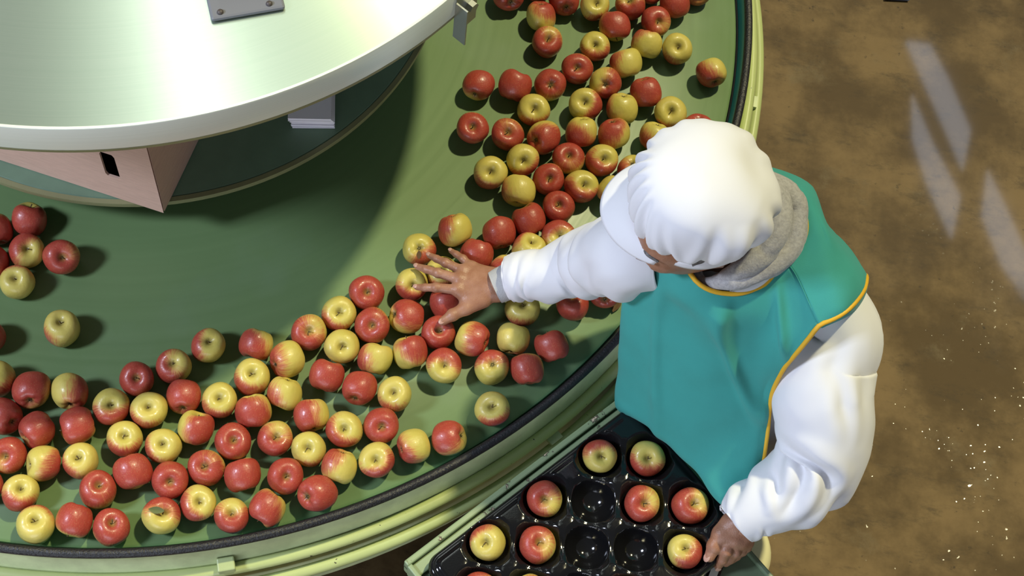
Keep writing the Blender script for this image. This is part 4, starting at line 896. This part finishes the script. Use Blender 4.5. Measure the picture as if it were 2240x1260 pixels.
# trousers and boots
for s in (-1, 1):
    hip = pel+np.array([.085*s, .0, -.10]); kn = np.array([1.43+.09*s, -.755, -.40]); an = np.array([1.425+.095*s, -.735, -.77])
    mk('trouser_leg', tube([hip+Z_*.06, hip*.5+kn*.5, kn, kn*.5+an*.5, an+Z_*.02], [.098, .085, .072, .064, .062], 24, 6, disp=lambda t, a, p: nzv(p, 14)*.008), 'navy_cloth', person)
    V, F = ellipsoid((0, 0, 0), (1, 1, 1), 24, 14); V = np.array(V); V[:, 2] = np.clip(V[:, 2], -.62, 1)
    fr = an+np.array([-.015, -.075, -.035]); bt = V*np.array([.052, .145, .068]); bt[:, 2] *= np.where(bt[:, 1] < 0, .75, 1.); bt[:, 2] += 0
    zb_ = bt[:, 2].min(); bt[:, 2] += -T+.0005-zb_-0; bt[:, :2] += fr[:2]
    bt2 = tube([(an[0], an[1]+.005, -T+.05), (an[0], an[1]+.005, -T+.16)], [.058, .06], 24, 4)
    mk('boot', join((bt, F), bt2), 'boot_rubber', person)

# white coat: body
def fold(p, amp, s1=9, s2=24, stretch=(1, 1, 1), o=0.):
    q = (p[0]*stretch[0], p[1]*stretch[1], p[2]*stretch[2])
    a = 1-abs(nzv(q, s1, o))*2; b_ = nzv(q, s2, o+3)
    return amp*(a*.8+b_*.35)
def loft(secs, n=64, sub=6, disp=None):
    S = catmull(np.array(secs, float), sub); V = []
    for i, (cx_, cy_, z, a_, b_, rot) in enumerate(S):
        for j in range(n):
            t = 2*math.pi*j/n; c_, s_ = math.cos(t), math.sin(t)
            k = (abs(c_)**2.5+abs(s_)**2.5)**(-1/2.5)
            x, y = a_*c_*k, b_*s_*k; r_ = math.radians(rot)
            p = np.array([cx_+x*math.cos(r_)-y*math.sin(r_), cy_+x*math.sin(r_)+y*math.cos(r_), z])
            if disp: p += np.array([c_, s_, 0])*disp(p)
            V.append(p)
    return V, gridf(len(S), n, wrap=True)
coat = mk('coat_body', loft([(1.432, -.765, -.34, .215, .15, -20), (1.432, -.768, -.15, .205, .145, -20), (1.42, -.765, .05, .198, .135, -14), (1.39, -.745, .18, .198, .122, -8), (1.372, -.715, .31, .198, .108, -2), (1.368, -.695, .40, .175, .095, 0), (1.37, -.682, .455, .125, .082, 0), (1.37, -.675, .485, .082, .075, 0)], disp=lambda p: fold(p, .004, 7, 20, (1, 1, .5))), 'white_cloth', person, label='white coat body')
solid(coat, .003)

# sleeves
def sleeve(name, pts, sub, dispf, n=56):
    o = mk(name, tube([p[:3] for p in pts], [p[3] for p in pts], n, sub, caps=False, disp=dispf), 'white_cloth', person); solid(o, .0025, -1); return o
def uw(px, py, z, r_): return (*UP(px, py, z), r_)
def make_creases(seed, n, t0, t1, slant, depth, length=.12, w=.011):
    r_ = random.Random(seed); out = []
    for k in range(n):
        t, a, sl_ = r_.uniform(t0, t1), r_.uniform(0, 2*math.pi), slant+r_.uniform(-.35, .35)
        out.append((t, a, math.cos(sl_), math.sin(sl_), length*r_.uniform(.6, 1.3), depth*r_.uniform(.6, 1.3), w*r_.uniform(.8, 1.5)))
    return out
def crease(cs_, t, a, L_, r_):
    v = 0.
    for t0, a0, c_, s_, ln_, dp, w_ in cs_:
        da = (a-a0+math.pi) % (2*math.pi)-math.pi
        x, y = (t-t0)*L_, da*r_
        al, ac = x*c_+y*s_, -x*s_+y*c_
        ac += al*al*2.0
        e = 1-abs(al)/(ln_*.5)
        if e > 0: v += dp*e*(-math.exp(-(ac/w_)**2)+.7*math.exp(-((abs(ac)-2*w_)/(1.2*w_))**2))
    return v
CR1 = make_creases(3, 12, .40, .85, 1.25, .0085)+make_creases(5, 8, .1, .4, 1.4, .004, .09, .008)
def rfold(t, a, p):
    k = min(1, 6*t)
    return (crease(CR1, t, a, .38, .06)+nzv(p, 9, 1)*.007+nzv(p, 24, 3)*.002)*k + .0015*math.sin(a*11)*max(0, 1-t*16)
sleeve('sleeve', [uw(1117, 610, .107, .0445), uw(1128, 608, .112, .0475), uw(1160, 601, .128, .049), uw(1200, 600, .147, .051), uw(1245, 583, .172, .059), uw(1290, 572, .21, .067), uw(1335, 562, .29, .075), uw(1375, 556, .37, .078), (1.20, -.71, .43, .065)], 12, rfold, 72)
CL1 = make_creases(21, 16, .46, .78, 1.0, .011, .15, .012)+make_creases(8, 12, .14, .30, .1, .007, .13, .010)+make_creases(9, 5, .80, .93, .9, .005, .09, .009)
def lfold(t, a, p):
    k = min(1, 6*t)*min(1, 10*(1-t))
    return (crease(CL1, t, a, .52, .082)+nzv(p, 7, 9)*.010+nzv(p, 22, 5)*.002)*k + .0018*math.sin(a*11)*max(0, 1-(1-t)*14)
sleeve('sleeve', [(1.50, -.695, .41, .055), uw(1840, 720, .33, .072), uw(1812, 785, .29, .084), uw(1800, 855, .255, .090), uw(1806, 930, .215, .090), uw(1795, 1000, .17, .085), uw(1745, 1060, .135, .075), uw(1690, 1094, .108, .064), uw(1648, 1117, .09, .055), uw(1617, 1140, .073, .0455), uw(1610, 1146, .070, .0435)], 12, lfold, 84)
# sleeve head seam of the left shoulder
mk('cuff', tube([u(1083, 629, .100), u(1092, 625, .103), u(1110, 617, .111), u(1128, 610, .119)], [.0345, .0355, .037, .038], 40, 6, caps=False, disp=lambda t, a, p: .0005*math.sin(a*40)), 'grey_knit', person, label='grey knitted cuff')

# ------------------------------------------------------------------ teal apron: front panel, back panel, trims
def panel(net, sub_u, sub_v, amp, dispf=None):
    G = catmull(np.asarray(net, float), sub_v); G = catmull(G.transpose(1, 0, 2), sub_u).transpose(1, 0, 2)
    du = np.gradient(G, axis=1); dv = np.gradient(G, axis=0); nn = np.cross(du, dv); nn /= np.maximum(np.linalg.norm(nn, axis=-1), 1e-9)[..., None]
    if nn[..., 1].mean() > 0 and dispf != 'back': nn = -nn
    n_, m_ = G.shape[:2]
    for i in range(n_):
        e = min(1, i/8)
        for j in range(m_):
            ed = min(1, min(j, m_-1-j)/6)*e
            p = G[i, j]; G[i, j] = p+nn[i, j]*ed*amp(p, i/(n_-1), j/(m_-1))
    return G
def pg(row): return [UP(*q) for q in row]
NET = [
 pg([(1352, 512, .43), (1400, 470, .47), (1462, 522, .485), (1528, 620, .455), (1605, 643, .44), (1672, 622, .45), (1724, 579, .475), (1792, 712, .445)]),
 pg([(1361, 585, .36), (1402, 572, .40), (1460, 610, .41), (1530, 675, .40), (1605, 700, .395), (1668, 700, .40), (1708, 705, .405), (1748, 766, .385)]),
 pg([(1363, 650, .275), (1410, 655, .32), (1468, 690, .335), (1540, 735, .335), (1605, 760, .335), (1655, 775, .335), (1688, 788, .335), (1711, 812, .315)]),
 pg([(1358, 730, .185), (1402, 745, .23), (1460, 775, .25), (1530, 815, .255), (1590, 840, .255), (1634, 855, .255), (1664, 865, .25), (1687, 868, .24)]),
 pg([(1353, 800, .105), (1395, 822, .14), (1450, 855, .16), (1515, 900, .165), (1575, 930, .17), (1620, 940, .175), (1655, 942, .175), (1680, 935, .17)]),
 pg([(1348, 860, .03), (1390, 884, .065), (1445, 925, .08), (1510, 980, .09), (1568, 1020, .095), (1613, 1032, .10), (1645, 1028, .105), (1668, 1015, .105)]),
 pg([(1347, 886, .0), (1392, 914, .025), (1447, 956, .035), (1512, 1028, .045), (1560, 1088, .05), (1595, 1112, .055), (1624, 1105, .06), (1650, 1080, .065)]),
]
r6 = np.array(NET[-1]); nin = -E2
NET.append(list(r6+nin*.05*np.array([.4, .7, 1, 1.1, 1.15, 1.2, 1.1, .8])[:, None]+Z_*-.07))
NET.append(list(r6+nin*.05*np.array([.5, .8, 1.1, 1.25, 1.35, 1.4, 1.3, 1.])[:, None]+Z_*-.30))
def apf(p, u_, v_):
    a = nzv((p[0]*1.3+p[2]*.25, p[1]*.3, p[2]*.42), 7.5, 3); r1 = math.exp(-(nzv((p[0]*1.2+p[2]*.5, .2, p[2]*.35), 6.5, 11)/.14)**2)
    low = min(1, max(0, (v_-.15)/.4))
    return .015*a*low+.017*max(0, r1)**2*low+nzv(p, 16, 6)*.0035
NET = [[(np.array(r_[0])+(np.array([.004, .012, .004]) if i < 2 else np.array([.012, .055, -.004])))]+list(r_) for i, r_ in enumerate(NET)]
K0 = 10
G = panel(NET, 10, 9, apf)
n_, m_ = G.shape[:2]
apron = mk('apron', (G.reshape(-1, 3), gridf(n_, m_)), 'teal_cloth', person, label='teal apron front'); solid(apron, .0022)
FR = G[:, K0:]
# back panel: from the neckline outwards, image right shoulder to his right shoulder
seamL = [G[0, 60], G[0, 65], G[0, 70]]
BK = np.array([
 [FR[0, 60], FR[0, 63], FR[0, 66], FR[0, 70], FR[0, 70]+np.array([.012, .01, -.02])],
 [UP(1752, 540, .485), UP(1785, 580, .483), UP(1815, 620, .475), UP(1852, 680, .452), (1.575, -.735, .40)],
 [UP(1764, 494, .50), UP(1798, 530, .495), UP(1830, 570, .475), (1.575, -.695, .45), (1.588, -.675, .36)],
 [UP(1748, 440, .515), UP(1778, 465, .505), UP(1808, 500, .48), (1.545, -.60, .38), (1.555, -.60, .20)],
 [UP(1700, 390, .53), UP(1722, 400, .51), (1.44, -.53, .47), (1.45, -.53, .30), (1.46, -.575, .10)],
 [(1.31, -.585, .565), (1.31, -.55, .53), (1.31, -.53, .46), (1.30, -.54, .28), (1.32, -.60, .10)],
 [(1.215, -.63, .54), (1.205, -.615, .51), (1.19, -.60, .46), (1.17, -.61, .33), (1.20, -.66, .12)],
 [FR[0, 20], FR[0, 14], FR[0, 8], FR[0, 0], FR[0, 0]+np.array([-.005, .02, -.03])],
], float)
BK = np.concatenate([BK, (BK[:, -1:]*np.array([1, 1, 0])+np.array([0, 0, -.02]))], 1); BK[0, -1] = BK[0, -2]+np.array([0, .01, -.03]); BK[-1, -1] = BK[-1, -2]+np.array([0, .02, -.03])
BK[1, -1] = (1.575, -.71, .33); BK[2, -1] = (1.585, -.66, .24); BK[6, -1, 2] = .02
GB = catmull(catmull(BK, 9).transpose(1, 0, 2), 8).transpose(1, 0, 2)
for i in range(GB.shape[0]):
    for j in range(GB.shape[1]):
        ed = min(1, min(i, GB.shape[0]-1-i)/6)*min(1, j/8)
        GB[i, j] += np.array([0.5, .5, .6])*ed*(nzv(GB[i, j], 11, 5)*.008+.006*max(0, 1-abs(nzv((GB[i, j, 0]*.6, GB[i, j, 1]*1.2, GB[i, j, 2]*.3), 8, 21))*2.2))
ab = mk('apron_back', (GB.reshape(-1, 3), gridf(*GB.shape[:2])), 'teal_cloth', person, label='teal apron back and shoulders'); solid(ab, .0022)
def trim(pts, r_=.0042, closed=False):
    P = [np.array(pts[0])]
    for q in pts[1:]:
        if np.linalg.norm(q-P[-1]) > .002: P.append(np.array(q))
    P = np.array(P); o = mk('yellow_trim', tube(P, [r_]*len(P), 10, 2, closed=closed, caps=not closed), 'yellow_trim', person, label='yellow binding'); return o
neck = list(FR[0, 20:61:3])+list(GB[3::3, 0][:-1]); trim(neck, .0045, True)
arml = list(FR[0:60:4, -1])[::-1]+list(GB[0:20:3, 24])+list(GB[20, 26:41:3]); trim(arml, .0046)
trim(list(FR[0:15:2, 0]), .0042)
mk('seam', tube(FR[0, 60:71]-F0*.0012, [.0012]*11, 6, 1), 'teal_cloth', person)
# pen mark / little dark clip at the apron edge
cpt = FR[48, 66]
tp = U(1660, 960, cpt[2])
mk('apron_tie', tube([GB[18, 40], GB[18, 40]*.5+UP(1898, 880, .20)*.5, UP(1898, 880, .20), UP(1905, 893, .185), UP(1903, 905, .17), UP(1897, 900, .17)], [.003, .003, .004, .005, .004, .003], 8, 4), 'yellow_trim', person, label='yellow tie end')

# ------------------------------------------------------------------ grey fleece hood round the neck
def hfold(t, a, p): return nzv(p, 16, 8)*.004+nzv(p, 60, 2)*.0008-.004*(1-min(1, abs(nzv((p[0]*.6, p[1]*.6, p[2]*2.5), 14, 31))*4))
ringo = [UP(1722, 425, .525), UP(1738, 490, .505), UP(1716, 545, .49), UP(1660, 590, .475), UP(1590, 614, .462), UP(1528, 604, .440), (1.215, -.70, .52), (1.23, -.63, .55), (1.31, -.605, .575)]
ringi = [UP(1692, 420, .545), UP(1702, 490, .53), UP(1682, 535, .515), UP(1640, 575, .497), UP(1585, 604, .468), UP(1535, 604, .44), (1.235, -.69, .53), (1.25, -.64, .56), (1.31, -.62, .585)]
mk('fleece_hood', tube(ringo, [.024, .025, .026, .024, .018, .009, .014, .024, .026], 28, 10, closed=True, disp=hfold), 'grey_fleece', person, label='grey fleece hood, outer roll')
mk('fleece_hood', tube(ringi, [.024, .026, .025, .021, .013, .008, .016, .024, .026], 28, 10, closed=True, disp=hfold), 'grey_fleece', person, label='grey fleece hood, inner roll')
rc = [p+np.array([0, 0, -.014]) for p in [UP(1738, 520, .49), UP(1715, 570, .475), UP(1655, 614, .46), UP(1600, 632, .45)]]
mk('coat_collar', tube(rc, [.008, .010, .010, .006], 12, 8), 'white_cloth', person, label='white coat collar edge')

# ------------------------------------------------------------------ white cap: gathered crown, band and peak
KF, KS, KU = frame((-1.0, .0, -.12), (-.10, -.10, .98))
KC = np.array([1.231, -.703, .634])
def kp(f, s, u_): return KC+KF*f+KS*s+KU*u_
NA, NR = 160, 44; V = []
GATH = [(-74, .5, .006, .07, .5), (-50, .55, .010, .055, .4), (-33, .6, .011, .055, .25), (-15, .6, .011, .05, .1), (2, .62, .010, .05, 0), (17, .6, .011, .055, -.15), (36, .5, .010, .06, -.3), (66, .5, .007, .09, -.3), (100, .45, .006, .10, -.2), (128, .5, .009, .10, .3), (190, .45, .010, .09, .2), (228, .5, .011, .11, -.5), (262, .55, .007, .09, -.4)]
for i in range(NR):
    t = i/(NR-1)
    for j in range(NA):
        a = 2*math.pi*j/NA; ca, sa = math.cos(a), math.sin(a)
        # profile: band radius, swelling out over it, domed top
        if t < .12: q = t/.12; rr0, zz = .96-.01*q, -.044+.032*q
        else:
            q = (t-.12)/.88; th = q*math.pi/2
            rr0 = .95*math.cos(th)**.72+.26*math.sin(2*th)**1.0*(1-.28*q)*(1 if q < 1 else 0); zz = -.012+.150*math.sin(th)**1.15
        back = max(0, -ca)**2
        A_f, A_s = .116+.008*back, .114
        f_, s_ = A_f*rr0*ca, A_s*rr0*sa
        zz2 = zz-.020*back*math.sin(min(1, t)*math.pi)+.004
        # gathers at the peak, loose folds elsewhere
        d_ = -.007*math.exp(-((t-.115)/.03)**2)
        for a1, l1, dp, w1, bend in GATH:
            da = (a-math.radians(a1)-bend*(t-.12)+math.pi) % (2*math.pi)-math.pi
            if abs(da) < .5 and t > .05:
                fall = (max(0, 1-abs((t-.12)/l1))**.8)*min(1, (t-.05)/.14)*1.15
                d_ += fall*dp*(-math.exp(-(da/w1)**2)+.75*math.exp(-((abs(da)-1.9*w1)/(1.1*w1))**2))
        d_ += .012*noise.noise(Vector((f_*11, s_*11, zz2*9)))*min(1, t*4)*min(1, (1-t)*3)
        p = kp(f_+ca*d_, s_+sa*d_, zz2+.55*d_*min(1, t*2))
        V.append(p)
V = V[:-NA]+[np.mean(V[-NA:], axis=0)]
F = gridf(NR-1, NA, wrap=True, flip=True)+[(len(V)-1, (NR-2)*NA+(j+1) % NA, (NR-2)*NA+j) for j in range(NA)]
cap = mk('cap', (V, F), 'white_cloth', person, label='white gathered work cap'); solid(cap, .0025, -1)
PK = []
na, nr = 40, 14
for i in range(nr):
    q = i/(nr-1)
    for j in range(na):
        a = (j/(na-1)-.5)*math.radians(136); ca, sa = math.cos(a), math.sin(a)
        ext = .062*max(0, ca)**.75
        f_ = .108*ca+ext*q*ca**.3 if ca > 0 else 0
        s_ = (.101+.018*q*max(0, ca)**.4)*sa
        PK.append(kp(f_, s_, -.022-.030*q*q*max(0, ca)**.5-.012*abs(sa)**2*q))
pk = mk('cap_peak', (PK, gridf(nr, na)), 'white_cloth', person, label='white cap peak'); solid(pk, .004, 0)
